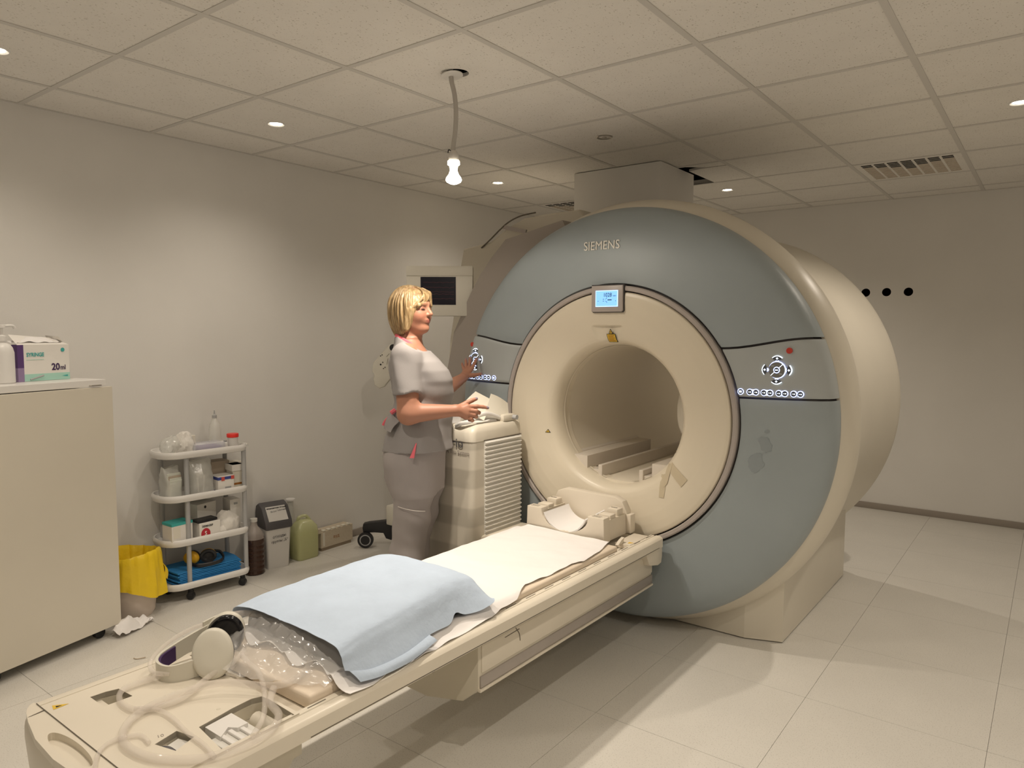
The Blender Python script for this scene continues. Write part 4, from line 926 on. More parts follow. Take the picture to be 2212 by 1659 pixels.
# ------------------------------------------------------------------ utility trolley and its contents
TR = empty('utility_trolley', (.155, 1.335, 0), math.radians(-5), label='white four-tier plastic trolley on black castors by the left wall', cat='trolley')
TW = WM[TR.name] @ Matrix.Diagonal((1, .86, 1, 1))
def tp(x, y, z=0): return TW @ Vector((x, y, z))          # trolley frame: x out from the wall, y along it
def shelf_loop(off, z):
    P = []
    for cx, cy, r, a in ((.115-.055, .255-.055, .055, 0), (-.115+.055, .255-.055, .055, PI/2), (-.115+.10, -.275+.10, .10, PI), (.115-.10, -.275+.10, .10, 1.5*PI)):
        P += [((cx+(r+off)*math.cos(a+PI/2*i/8)), (cy+(r+off)*math.sin(a+PI/2*i/8)), z) for i in range(9)]
    return [tp(*p) for p in P]
SH = [.790, .560, .325, .090]
for z in SH:
    s_ = stack([shelf_loop(-.006, z-.024), shelf_loop(.006, z-.020), shelf_loop(.012, z-.006), shelf_loop(.012, z+.006), shelf_loop(.006, z+.014), shelf_loop(-.002, z+.014), shelf_loop(-.006, z+.002), shelf_loop(-.012, z-.006)]).build('shelf', 'white_plastic', TR, 40)
for x, y in ((.098, -.135), (.098, .235), (-.09, -.20), (-.09, .215)):
    for a, b_ in ((SH[1], SH[0]), (SH[2], SH[1]), (SH[3], SH[2])):
        MB().tube([tp(x, y, a-.004), tp(x, y, b_-.018)], .0125, 14, smooth=0).build('post', 'grey_plastic', TR, 40)
for x, y in ((.085, -.125), (.085, .215), (-.08, -.18), (-.08, .215)):
    p = tp(x, y, .020); caster(p, (.6, -.8, 0), .020, TR, 'caster', 'black', False)
    MB().tube([tp(x, y, .03), tp(x, y, .070)], .013, 10, smooth=0).build('caster_stem', 'black', TR, 40)
    MB().box(-.016, .016, -.012, .012, .022, .046, .004, mat=Matrix.Translation(tp(x, y, 0)) @ Matrix.Rotation(-.9, 4, 'Z')).build('caster_fork', 'black', TR, 40)
def tbox(x0, x1, y0, y1, z0, z1, rz_=0, r=.001):
    c = ((x0+x1)/2, (y0+y1)/2); m_ = TW @ Matrix.Translation((*c, 0)) @ Matrix.Rotation(rz_, 4, 'Z') @ Matrix.Translation((-c[0], -c[1], 0))
    return MB().box(x0, x1, y0, y1, z0, z1, r, mat=m_), m_
def carton(name, x0, x1, y0, y1, z0, z1, rz_, mat, label, cat='box'):
    t = empty(name, tp((x0+x1)/2, (y0+y1)/2, z0)[:], label=label, cat=cat); b_, m_ = tbox(x0, x1, y0, y1, z0, z1, rz_); b_.build('carton', mat, t, 0); return t, m_
def band_(t, m_, x0, x1, y0, y1, z0, z1, mat, name='printed_band'): MB().box(x0, x1, y0, y1, z0, z1, mat=m_).build(name, mat, t, 0)
ZS = [z-.005 for z in SH]
# top shelf
def lump(c, R, seed, amp, name, label, mat, cat, flat=.3, tr=True):
    P = []
    nu, nv = 26, 18; G = np.zeros((nu+1, nv, 3))
    for i in range(nu+1):
        for j in range(nv):
            a = 2*PI*i/nu; b_ = PI*j/(nv-1)-PI/2
            v = np.array([math.cos(a)*math.cos(b_), math.sin(a)*math.cos(b_), math.sin(b_)]); G[i, j] = v
    k = 1+amp*noise3(G, 3.2, seed)+amp*.6*np.abs(noise3(G, 8, seed+1)); k[-1] = k[0]
    G = G*k[..., None]*np.array(R); z0 = G[..., 2].min()*(1-flat); G[..., 2] = np.maximum(G[..., 2], z0)-z0
    p = tp(*c) if tr else Vector(c)
    G = G+np.array(p)
    return tag(MB().grid(G).build(name, mat, None, 50), label, cat)
lump((.02, -.185, ZS[0]), (.055, .05, .045), 51, .26, 'plastic_bag', 'greenish clear bag slumped at the rounded end of the top shelf', 'bag_clear', 'bag')
lump((.045, -.125, ZS[0]+.0), (.046, .05, .062), 52, .42, 'crumpled_pack', 'crumpled pinkish white packet on the top shelf of the trolley', 'cotton', 'packet', .5)
carton('medicine_box', -.03, .02, -.085, -.035, ZS[0], ZS[0]+.085, .2, 'cardstock', 'small beige box with red edge behind the crumpled packet')[0]
t = empty('clear_box', tp(.04, .04, ZS[0])[:], label='low clear plastic tray with violet contents on the trolley top', cat='tray')
b_, m_ = tbox(.0, .10, -.085, .115, ZS[0], ZS[0]+.045, 0, .003); b_.build('tray_shell', 'box_clear', t, 30)
MB().box(.012, .088, -.05, .10, ZS[0]+.004, ZS[0]+.030, .01, mat=m_).build('contents', 'lilac', t, 40)
t = empty('spray_bottle', tp(-.04, .125, ZS[0])[:], label='tall clear bottle with thin nozzle at the back of trolley top', cat='bottle')
p = tp(-.04, .125, ZS[0]); MB().lathe([(0, 0), (.030, 0), (.032, .005), (.032, .10), (.026, .13), (.014, .15), (.011, .165), (0, .165)], p, n=24, close=False).build('bottle', 'bag_clear', t)
MB().lathe([(.013, .162), (.013, .178), (.004, .185), (.003, .205), (0, .206)], p, n=16, close=False).build('nozzle', 'grey_plastic', t)
t = empty('vial', tp(.07, .128, ZS[0])[:], label='small white vial with grey cap beside the red-lidded jar', cat='vial')
p = tp(.075, .128, ZS[0]); MB().lathe([(0, 0), (.012, 0), (.013, .003), (.013, .034), (.008, .040), (0, .041)], p, n=20, close=False).build('vial_body', 'white_plastic', t); MB().lathe([(.008, .038), (.009, .040), (.009, .050), (0, .051)], p, n=20, close=False).build('vial_cap', 'grey_plastic', t)
t = empty('specimen_jar', tp(.055, .195, ZS[0])[:], label='white specimen jar with bright red screw lid on trolley top', cat='jar')
p = tp(.055, .190, ZS[0]); MB().lathe([(0, 0), (.026, 0), (.028, .004), (.028, .060), (.024, .064), (0, .064)], p, n=28, close=False).build('jar', 'white_plastic', t); MB().lathe([(.0285, .058), (.032, .060), (.032, .076), (.030, .079), (0, .079)], p, n=28, close=False).build('lid', 'red_lid', t)
p = tp(.03, .240, ZS[0]+.008); t = tag(MB().tube([p+Vector((0, 0, .004)), p+Vector((.03, .02, .006)), p+Vector((.06, .02, .0))], .008, 8).build('tubing_bit', 'bag_clear', None), 'short bit of clear tubing at the square end of trolley top', 'tubing')
# second shelf
def pouch(x0, x1, y0, y1, z0, h, rz_, seed, mat, name, label, parent_items=()):
    c = ((x0+x1)/2, (y0+y1)/2); m_ = TW @ Matrix.Translation((*c, 0)) @ Matrix.Rotation(rz_, 4, 'Z') @ Matrix.Translation((-c[0], -c[1], 0))
    t = empty(name, (m_ @ Vector((*c, z0)))[:], label=label, cat='bag')
    nu, nv = 40, 16; G = np.zeros((nu+1, nv, 3))
    for i in range(nu+1):
        a = 2*PI*i/nu
        for j in range(nv):
            v = j/(nv-1); s1 = abs(math.cos(a))**.5*(1 if math.cos(a) > 0 else -1); s2 = abs(math.sin(a))**.5*(1 if math.sin(a) > 0 else -1)
            tw = 1-.75*max(0, v-.55)/.45
            G[i, j] = (c[0]+(x1-x0)/2*s1*tw, c[1]+(y1-y0)/2*s2*(1-.10*max(0, v-.7)), z0+h*v+.006*math.sin(3*a)*v)
    k = noise3(G, 70, seed)*.004; k[-1] = k[0]; G[..., 0] += k; G[..., 1] += k
    MB().grid(G).xf(m_).build('bag_film', mat, t, 40); return t, m_
t, m_ = pouch(-.02, .085, -.255, -.150, ZS[1], .165, .15, 61, 'bag_clear', 'swab_bag', 'clear bag of pale cream packs at the rounded end of second shelf')
for k in range(4): MB().box(.060-.022*k, .072-.022*k, -.245+.004*k, -.160, ZS[1]+.004, ZS[1]+.135-.01*k, .002, mat=m_ @ Matrix.Rotation(.04*k, 4, 'Y')).build('pack', 'pale_pack' if k != 1 else 'tan', t, 0)
t, m_ = pouch(-.01, .095, -.105, .045, ZS[1], .185, 0, 62, 'bag_clear', 'syringe_bag', 'clear bag of wrapped syringes standing beside the front post')
for k in range(5):
    y0 = -.085+.024*k; MB().box(.045, .058, y0, y0+.020, ZS[1]+.004, ZS[1]+.10+.018*(k % 3), .003, mat=m_ @ Matrix.Rotation(.05*(k-2), 4, 'X')).build('wrapped_syringe', 'paper', t, 0)
t, m_ = carton('bandage_box', .005, .100, .060, .165, ZS[1], ZS[1]+.085, 0, 'paper', 'white cardboard box with blue and red bands on the second shelf')
band_(t, m_, .004, .1010, .059, .166, ZS[1]+.066, ZS[1]+.082, 'blue_print'); band_(t, m_, .004, .1010, .059, .166, ZS[1], ZS[1]+.009, 'blue_print')
band_(t, m_, .095, .1016, .082, .103, ZS[1]+.060, ZS[1]+.082, 'red_print', 'red_patch'); band_(t, m_, .095, .1016, .145, .1666, ZS[1]+.064, ZS[1]+.083, 'red_print', 'red_patch')
band_(t, m_, .1, .1012, .105, .145, ZS[1]+.015, ZS[1]+.026, 'grey_plastic', 'barcode')
t, m_ = carton('contrast_box', .000, .075, .172, .245, ZS[1], ZS[1]+.135, 0, 'cardstock', 'upright cream carton with brown stripe behind the square-end post'); band_(t, m_, -.001, .0758, .171, .2458, ZS[1]+.022, ZS[1]+.033, 'brown_print')
MB().box(-.006, .081, .166, .251, ZS[1]+.100, ZS[1]+.135, .001, mat=m_).build('box_lid', 'paper', t, 0)
t, m_ = carton('wide_carton', -.10, -.01, .080, .200, ZS[1], ZS[1]+.150, 0, 'tan', 'tan carton standing at the back of the second shelf')
t, m_ = carton('tall_carton', -.095, -.02, .215, .300, ZS[1], ZS[1]+.130, 0, 'cardstock', 'cream carton poking past the square end of second shelf'); band_(t, m_, -.096, -.0192, .214, .3008, ZS[1]+.022, ZS[1]+.032, 'brown_print')
# third shelf
t, m_ = carton('glove_box', .005, .100, -.245, -.110, ZS[2], ZS[2]+.108, .12, 'paper', 'white and teal topped box at rounded end of third shelf'); band_(t, m_, .004, .101, -.246, -.109, ZS[2]+.096, ZS[2]+.1095, 'teal'); band_(t, m_, .03, .1008, -.235, -.19, ZS[2]+.03, ZS[2]+.09, 'cardstock', 'pale_panel')
t, m_ = carton('sterile_box', -.09, .02, -.06, .085, ZS[2]+.0, ZS[2]+.17, .25, 'off_white', 'tilted grey-white box behind the glove box marked with red circle')
MB().lathe([(0, .001), (.008, .001), (.008, -.001)], n=14, close=False).xf(m_ @ frame((.021, .0, ZS[2]+.15), (0, 1, 0), (0, 0, 1))).build('dark_dot', 'black_ink', t)
band_(t, m_, .0195, .0210, -.03, .02, ZS[2]+.085, ZS[2]+.093, 'dark_grey', 'printed_line')
t = tag(tbox(.035, .10, -.085, .05, ZS[2]+.088, ZS[2]+.100, .1)[0].build('dark_folder', 'black', None, 0), 'thin black packet lying on the box with the red circle', 'packet')
t, m_ = carton('marked_box', .015, .108, -.075, .062, ZS[2], ZS[2]+.085, .05, 'paper', 'white glove box lettered in black with a red circle')
text('lettering', 'DERMAGRIP', .0155, 'black_ink', t, m_ @ frame((.1086, -.058, ZS[2]+.062), (0, 1, 0), (0, 0, 1)), ext=.0003, bold=.0004, sx=.85)
MB().lathe([(0, .0008), (.030, .0008), (.030, 0)], n=32, close=False).xf(m_ @ frame((.1083, -.035, ZS[2]+.026), (0, 1, 0), (0, 0, 1))).build('red_circle', 'crimson', t)
text('lettering', 'S', .032, 'paper', t, m_ @ frame((.1094, -.035, ZS[2]+.018), (0, 1, 0), (0, 0, 1)), 'CENTER', ext=.0003, bold=.0006)
lump((.05, .14, ZS[2]), (.055, .065, .075), 71, .26, 'cotton_bag', 'bag of white cotton wool on the third shelf', 'cotton', 'bag', .5)
lump((.085, .085, ZS[2]), (.022, .028, .032), 72, .12, 'cotton_ball', 'small white cotton wad in front of the cotton bag', 'cotton', 'cotton', .5)
t, m_ = carton('white_carton', -.06, .03, .175, .245, ZS[2], ZS[2]+.165, 0, 'paper', 'tall white carton with grey mark behind the cotton bag'); band_(t, m_, .029, .0308, .200, .225, ZS[2]+.135, ZS[2]+.147, 'grey_plastic', 'grey_mark')
# bottom shelf: folded blue pads and ear muffs
for k in range(9):
    z = ZS[3]+.0015+.0090*k; j_ = random.uniform(-.012, .012)
    P = spline_grid([[(-.095, -.205+j_, z), (0, -.21+j_, z), (.098, -.195+j_, z)], [(-.095, .0, z+.002), (0, 0, z+.003), (.098+j_*.3, 0, z+.001)], [(-.095, .215+j_, z), (0, .222+j_, z), (.09, .205-abs(j_), z)]], 18, 14)
    P[..., 2] += noise3(P, 40, 80+k)*.0012
    b_ = MB().grid(np.array(P), -.0060).xf(TW); tag(b_.build('blue_pad', 'blue_pad', None, 50), 'folded blue absorbent pad in the pile on the bottom shelf', 'pad', 'blue pads on the bottom shelf')
em = empty('ear_muffs', tp(.02, -.02, .17)[:], label='yellow and black ear muffs on the blue pads of bottom shelf', cat='ear muffs')
def muff(c, nrm, parent):
    F4 = frame(c, Vector(nrm).cross(Vector((0, 0, 1))), (0, 0, 1))
    def ov(k, h): return [F4 @ Vector((.042*k*math.cos(2*PI*i/32), .036*k*math.sin(2*PI*i/32), h)) for i in range(32)]
    o1 = stack([ov(.75, -.022), ov(.95, -.016), ov(1.0, 0), ov(1.0, .006)]).build('muff_shell', 'ear_yellow', em, 50)
    stack([ov(1.0, .004), ov(1.03, .012), ov(.98, .020), ov(.7, .021), ov(.5, .012)]).build('muff_cushion', 'black', o1, 50)
zc = ZS[3]+.0090*9
muff(tp(.050, .010, zc+.040), (-.80, .45, 0), em); muff(tp(.02, -.080, zc+.038), (.5, -.85, 0), em)
MB().tube([tp(.02, -.09, zc+.03), tp(.06, -.10, zc+.014), tp(.10, -.07, zc+.010), tp(.112, .00, zc+.009), tp(.105, .06, zc+.012), tp(.075, .095, zc+.020), tp(.045, .088, zc+.045), tp(.04, .055, zc+.055)], .012, 8, flat=(.5, 1)).build('head_band', 'black', em)

# ------------------------------------------------------------------ things on the floor by the wall
p = Vector((.135, 1.668, 0)); t = empty('dark_jug', p[:], label='large clear plastic jug of dark brown liquid between trolley and bin', cat='jug')
prof = [(0, .004), (.050, 0), (.057, .010)]
for k in range(6): prof += [(.054, .025+.030*k), (.059, .035+.030*k), (.059, .045+.030*k)]
MB().lathe(prof+[(.058, .215), (0, .216)], p, n=32, close=False).build('jug_body', 'jug', t)
MB().lathe([(.0585, .213), (.050, .245), (.034, .270), (.022, .285), (.019, .300), (.019, .318)], p, n=32, close=False).build('jug_neck', 'jug_neck', t)
MB().lathe([(.021, .312), (.021, .330), (0, .331)], p, n=20, close=False).build('jug_cap', 'off_white', t)
# swing bin, its front turned a little
bn = empty('swing_bin', (.105, 1.825, 0), math.radians(-12), label='small white waste bin with grey swing lid and handwritten label', cat='bin')
BWm = WM[bn.name]
def bloop(k, z, dx=0): return [BWm @ Vector((x*k+dx, y*k, z)) for x, y in rrect(-.080, .075, -.080, .080, .016, 4)]
stack([bloop(.80, 0), bloop(.83, .012), bloop(.99, .255), bloop(1.0, .262)]).build('bin_body', 'white_plastic', bn, 40)
lid = MB().prism([(-.083, .245), (.080, .245), (.083, .262), (.078, .290), (.018, .372), (-.035, .392), (-.070, .372), (-.083, .33)], -.085, .085, 'y', .010, mat=BWm).build('lid', 'dark_grey', bn, 40)
ln = Vector((.082, 0, .060)).normalized(); lt = Vector((-.060, 0, .082)).normalized(); lc = Vector((.048, 0, .331))+ln*.0015
LF = BWm @ frame(lc, (0, 1, 0), lt)
fp = MB().box(-.060, .060, -.046, .050, -.006, .0015, .001).xf(LF).build('swing_flap', 'white_plastic', lid, 0)
text('printed_label', 'Медицинские отходы', .0125, 'black_ink', fp, LF @ Matrix.Translation((-.056, .034, .002)), bold=.0005, ext=.0002, sx=.92)
text('handwriting', '5% р-р Гибитана', .0145, 'black_ink', fp, LF @ Matrix.Translation((-.036, .010, .002)) @ Matrix.Rotation(.08, 4, 'Z'), ext=.0002, sx=.85)
BFc = BWm @ frame((.0722, -.04, .190), (0, 1, 0), (.06, 0, 1))
text('handwriting', 'отходы', .024, 'black_ink', bn, BFc @ Matrix.Translation((0, 0, .004)) @ Matrix.Rotation(.06, 4, 'Z'), ext=.0002)
text('handwriting', 'группы „Б“', .022, 'black_ink', bn, BFc @ Matrix.Translation((-.008, -.030, .004)) @ Matrix.Rotation(.06, 4, 'Z'), ext=.0002, sx=.9)
# canister and carton
t = empty('canister', (.115, 2.035, 0), label='translucent yellowish canister on the floor beside the swing bin', cat='canister')
def qloop(k, z, cx=.115, cy=2.035, a=.058, b_=.080): return [(cx+(x)*k, cy+(y)*k, z) for x, y in rrect(-a, a, -b_, b_, .028, 5)]
stack([qloop(.94, 0), qloop(1.0, .012), qloop(1.0, .16), qloop(.93, .200), qloop(.62, .232), qloop(.32, .245)]).build('canister_shell', 'canister', t, 50)
stack([qloop(.92, .006), qloop(.965, .014), qloop(.965, .145), qloop(.9, .148)]).build('liquid', 'canister_fluid', t, 50)
MB().tube([(.09, 2.005, .225), (.10, 2.01, .258), (.11, 2.055, .262), (.115, 2.085, .222)], .010, 8).build('carry_handle', 'canister', t)
p = Vector((.05, 1.985, 0)); t2 = empty('measuring_cylinder', p[:], label='slim clear cylinder with white top behind the swing bin', cat='cylinder')
MB().lathe([(0, 0), (.028, 0), (.018, .010), (.018, .36), (.020, .365)], p, n=20, close=False).build('cylinder_tube', 'bag_clear', t2); MB().lathe([(.018, .360), (.030, .366), (.030, .376), (0, .378)], p, n=20, close=False).build('cylinder_top', 'white_plastic', t2)
t = empty('worn_carton', (.06, 2.305, 0), math.radians(2), label='worn beige cardboard carton on the floor against the left wall', cat='box')
CW = WM[t.name]
MB().box(-.046, .046, -.135, .135, .018, .128, .003, mat=CW).build('carton_body', 'carton', t, 0)
MB().box(-.044, .044, -.132, .12, 0, .018, mat=CW).build('carton_base', 'carton_dark', t, 0)
MB().prism([(-.046, -.135), (.046, -.135), (.04, -.165), (-.04, -.16)], .120, .150, 'z', mat=CW).build('carton_flap', 'carton', t, 0)
for k in range(6): MB().box(.02, .047, -.12+.042*k, -.095+.042*k, .127, .136, .003, mat=CW).build('torn_edge', 'cardstock', t, 0)
text('handwriting', 'вуд', .030, 'brown_print', t, CW @ frame((.0466, -.035, .066), (0, 1, 0), (0, 0, 1)), ext=.0002)
MB().box(.0455, .0468, -.122, -.106, .030, .120, mat=CW).build('worn_strip', 'cardstock', t, 0)
# ------------------------------------------------------------------ person (signed distance shapes meshed with surface nets)
def snet(f, lo, hi, h):
    """naive surface nets over a box; returns vertices and quads"""
    n = [int(math.ceil((hi[k]-lo[k])/h))+1 for k in range(3)]
    ax = [lo[k]+h*np.arange(n[k], dtype=np.float32) for k in range(3)]
    X, Y, Z = np.meshgrid(*ax, indexing='ij'); D = f(X, Y, Z).astype(np.float32)
    inside = D < 0
    c = np.zeros([m-1 for m in n], np.int32); P = np.zeros([m-1 for m in n]+[3], np.float32); W = np.zeros([m-1 for m in n], np.float32)
    sl = lambda o, k: slice(o, n[k]-1+o)
    idx = np.array(np.meshgrid(*[np.arange(m-1) for m in n], indexing='ij')).astype(np.float32)
    corners = [(a, b, c_) for a in (0, 1) for b in (0, 1) for c_ in (0, 1)]
    val = {q: D[sl(q[0], 0), sl(q[1], 1), sl(q[2], 2)] for q in corners}
    for q in corners:
        for k in range(3):
            if q[k] == 0:
                q2 = tuple(1 if i == k else q[i] for i in range(3)); a, b = val[q], val[q2]
                m = (a < 0) != (b < 0); t = np.where(m, a/(np.where(m, a-b, 1)), 0)
                for i in range(3): P[..., i] += np.where(m, q[i]+(t if i == k else 0), 0)
                W += m
    act = W > 0; vid = -np.ones(act.shape, np.int64); vid[act] = np.arange(act.sum())
    V = np.stack([(idx[i][act]+P[..., i][act]/W[act])*h+lo[i] for i in range(3)], 1)
    F = []
    for k in range(3):
        a, b = [(1, 2), (2, 0), (0, 1)][k]
        S0 = [slice(0, n[i]-1) if i == k else slice(1, n[i]-1) for i in range(3)]; S1 = [slice(1, n[i]) if i == k else slice(1, n[i]-1) for i in range(3)]
        A = inside[tuple(S0)]; B = inside[tuple(S1)]; m = A != B
        I = np.argwhere(m); I[:, a] += 1; I[:, b] += 1
        if len(I) == 0: continue
        def g(da, db):
            J = I.copy(); J[:, a] -= da; J[:, b] -= db; return vid[J[:, 0], J[:, 1], J[:, 2]]
        q = np.stack([g(1, 1), g(0, 1), g(0, 0), g(1, 0)], 1); fl_ = ~A[m]
        q[fl_] = q[fl_][:, ::-1]; F.append(q)
    F = np.concatenate(F); F = F[(F >= 0).all(1)]
    return V, F
def sell(X, Y, Z, c, r):
    q = np.sqrt(((X-c[0])/r[0])**2+((Y-c[1])/r[1])**2+((Z-c[2])/r[2])**2); return (q-1)*min(r)
def scap(X, Y, Z, a, b, ra, rb):
    a = np.array(a, float); b = np.array(b, float); d = b-a; L = d@d
    t = np.clip(((X-a[0])*d[0]+(Y-a[1])*d[1]+(Z-a[2])*d[2])/L, 0, 1)
    return np.sqrt((X-a[0]-t*d[0])**2+(Y-a[1]-t*d[1])**2+(Z-a[2]-t*d[2])**2)-(ra+(rb-ra)*t)
def smin(a, b, k):
    h = np.clip(.5+.5*(b-a)/k, 0, 1); return b+(a-b)*h-k*h*(1-h)
def smax(a, b, k): return -smin(-a, -b, k)
def chain(X, Y, Z, pts, rs, k=.004):
    d = None
    for i in range(len(pts)-1):
        e = scap(X, Y, Z, pts[i], pts[i+1], rs[i], rs[i+1]); d = e if d is None else smin(d, e, k)
    return d
def loft(X, Y, Z, T):
    """stack of ellipses: rows (z, cu, cw, ru, rw)"""
    T = np.array(T); z = T[:, 0]; c = [np.interp(Z, z, T[:, k]) for k in range(1, 5)]
    q = np.sqrt(((X-c[0])/c[2])**2+((Y-c[1])/c[3])**2); d = (q-1)*np.minimum(c[2], c[3])
    return np.maximum(d, np.maximum(z[0]-Z, Z-z[-1]))
HC = (-.014, -.002, 1.534); PHI = math.radians(24)
ca, sa = math.cos(PHI), math.sin(PHI)
def head_frame(X, Y, Z):
    x, y = X-HC[0], Y-HC[1]; return x*ca-y*sa, x*sa+y*ca, Z-HC[2]
def f_head(X, Y, Z):
    a, b, z = head_frame(X, Y, Z); ab = np.abs(b)
    d = sell(a, b, z, (-.014, 0, .022), (.090, .071, .085))
    d = smin(d, sell(a, b, z, (.024, 0, -.030), (.064, .057, .074)), .03)
    d = smin(d, scap(a, ab, z, (-.005, .046, -.045), (.048, .018, -.085), .018, .016), .03)
    d = smin(d, sell(a, b, z, (.064, 0, -.086), (.020, .022, .017)), .02)
    d = smin(d, sell(a, ab, z, (.054, .034, -.028), (.024, .021, .024)), .022)
    d = smin(d, scap(a, ab, z, (.078, .010, .026), (.068, .042, .024), .010, .008), .012)
    d = smax(d, -sell(a, ab, z, (.098, .030, .006), (.020, .017, .011)), .010)
    d = smin(d, sell(a, ab, z, (.066, .030, .003), (.0150, .0160, .0115)), .005)
    d = smin(d, scap(a, b, z, (.082, 0, .014), (.102, 0, -.019), .0064, .0092), .010)
    d = smin(d, sell(a, ab, z, (.088, .0095, -.023), (.009, .0075, .007)), .006)
    d = smin(d, sell(a, b, z, (.075, 0, -.050), (.014, .022, .013)), .012)
    d = smin(d, sell(a, b, z, (.0840, 0, -.0465), (.0062, .018, .0050)), .004)
    d = smin(d, sell(a, b, z, (.0825, 0, -.0560), (.0070, .015, .0054)), .004)
    return d
def f_neck(X, Y, Z): return scap(X, Y, Z, (-.022, 0, 1.475), (-.030, 0, 1.33), .047, .058)
SR, SL = (-.022, -.155, 1.325), (-.022, .155, 1.325)
ER = (-.004, -.205, 1.078); WR = (.196, -.165, 1.088)
EL = (.085, .335, 1.125); WL = (.183, .555, 1.184)
TORSO = [(.78, 0, 0, .09, .12), (.86, .0, 0, .110, .140), (.93, .005, 0, .118, .148), (1.02, .020, 0, .116, .140), (1.10, .035, 0, .120, .142), (1.17, .030, 0, .126, .150), (1.23, .022, 0, .130, .158), (1.29, .002, 0, .108, .155), (1.335, -.015, 0, .078, .140), (1.37, -.024, 0, .058, .085), (1.40, -.028, 0, .05, .055)]
def f_arm(X, Y, Z, S_, E_, W_): return smin(scap(X, Y, Z, S_, E_, .054, .047), scap(X, Y, Z, E_, W_, .046, .0255), .02)
def f_handR(X, Y, Z):
    kn = [(.250, -.150, 1.103), (.254, -.156, 1.088), (.250, -.159, 1.073), (.242, -.159, 1.059)]
    d = None
    for k_ in kn:
        e = scap(X, Y, Z, (.205, -.160, 1.088), k_, .0185, .0125); d = e if d is None else smin(d, e, .010)
    fs = [([kn[0], (.292, -.141, 1.104), (.318, -.134, 1.101), (.340, -.128, 1.096)], [.0105, .0090, .0080, .0070]),
          ([kn[1], (.290, -.152, 1.084), (.301, -.128, 1.074), (.286, -.114, 1.071)], [.0105, .0092, .0085, .0075]),
          ([kn[2], (.283, -.154, 1.067), (.289, -.131, 1.056), (.272, -.118, 1.055)], [.0100, .0090, .0082, .0075]),
          ([kn[3], (.268, -.156, 1.051), (.272, -.137, 1.041), (.257, -.125, 1.041)], [.0092, .0082, .0076, .0070]),
          ([(.212, -.150, 1.098), (.245, -.131, 1.117), (.268, -.120, 1.128), (.288, -.112, 1.135)], [.0150, .0115, .0098, .0080])]
    for p, r in fs: d = smin(d, chain(X, Y, Z, p, r), .0045)
    return d
def f_handL(X, Y, Z):
    kn = [(.228, .598, 1.232), (.212, .613, 1.232), (.198, .622, 1.226), (.186, .626, 1.215)]
    d = None
    for k_ in kn:
        e = scap(X, Y, Z, (.188, .572, 1.192), k_, .0185, .0120); d = e if d is None else smin(d, e, .010)
    fs = [([kn[0], (.241, .612, 1.258), (.248, .622, 1.272), (.253, .630, 1.286)], [.0100, .0088, .0080, .0070]),
          ([kn[1], (.216, .630, 1.262), (.216, .642, 1.277), (.216, .650, 1.290)], [.0100, .0090, .0082, .0072]),
          ([kn[2], (.195, .642, 1.256), (.193, .655, 1.270), (.192, .664, 1.281)], [.0098, .0088, .0080, .0070]),
          ([kn[3], (.178, .645, 1.238), (.174, .656, 1.248), (.171, .664, 1.256)], [.0090, .0080, .0074, .0066]),
          ([(.205, .575, 1.195), (.235, .583, 1.197), (.258, .594, 1.199), (.280, .604, 1.203)], [.0145, .0112, .0096, .0080])]
    for p, r in fs: d = smin(d, chain(X, Y, Z, p, r), .0045)
    return d
LEGR = [(-.005, -.085, .84), (.0, -.085, .62), (-.022, -.085, .42), (-.045, -.088, .09)]; LEGL = [(.015, .085, .84), (.022, .085, .62), (-.005, .085, .42), (-.035, .088, .09)]
def f_body(X, Y, Z):
    d = smin(f_head(X, Y, Z), f_neck(X, Y, Z), .025)
    d = smin(d, loft(X, Y, Z, TORSO), .03)
    d = smin(d, scap(X, Y, Z, SR, SL, .050, .050), .03)
    d = smin(d, f_arm(X, Y, Z, SR, ER, WR), .03); d = smin(d, f_arm(X, Y, Z, SL, EL, WL), .03)
    d = smin(d, f_handR(X, Y, Z), .014); d = smin(d, f_handL(X, Y, Z), .014)
    for L in (LEGR, LEGL): d = smin(d, chain(X, Y, Z, L, [.070, .055, .044, .034], .02), .03)
    for L in (LEGR, LEGL): d = smin(d, scap(X, Y, Z, (L[3][0]-.02, L[3][1], .05), (L[3][0]+.12, L[3][1], .032), .036, .024), .02)
    return d
OX = (1.50, 1.645, 0.0)
pr = empty('person', OX, .6487, label='person with blonde bob in grey scrubs standing at the table, hand on scanner panel', cat='person')
PW = WM[pr.name]
def to_world(V): 
    m = np.array(PW); return V@m[:3, :3].T+m[:3, 3]
def sd_mesh(name, parts, mat, parent, color=None, smooth=180):
    Vs, Fs, n = [], [], 0
    for f, lo, hi, h in parts:
        V, F = snet(f, lo, hi, h); Vs.append(V); Fs.append(F+n); n += len(V)
    V = np.concatenate(Vs); F = np.concatenate(Fs)
    me = bpy.data.meshes.new(name); Wd = to_world(V)
    me.vertices.add(len(V)); me.vertices.foreach_set('co', Wd.astype(np.float32).ravel())
    me.loops.add(F.size); me.loops.foreach_set('vertex_index', F.ravel().astype(np.int32))
    me.polygons.add(len(F)); me.polygons.foreach_set('loop_start', np.arange(0, F.size, 4, dtype=np.int32)); me.polygons.foreach_set('loop_total', np.full(len(F), 4, np.int32))
    me.update(); me.validate()
    if color is not None:
        at = me.color_attributes.new('tone', 'FLOAT_COLOR', 'POINT'); C_ = np.ones((len(V), 4), np.float32); C_[:, :3] = color(V); at.data.foreach_set('color', C_.ravel())
    me.shade_smooth()
    return link(name, me, mat, parent, 0)
SKIN = np.array((.40, .190, .122))
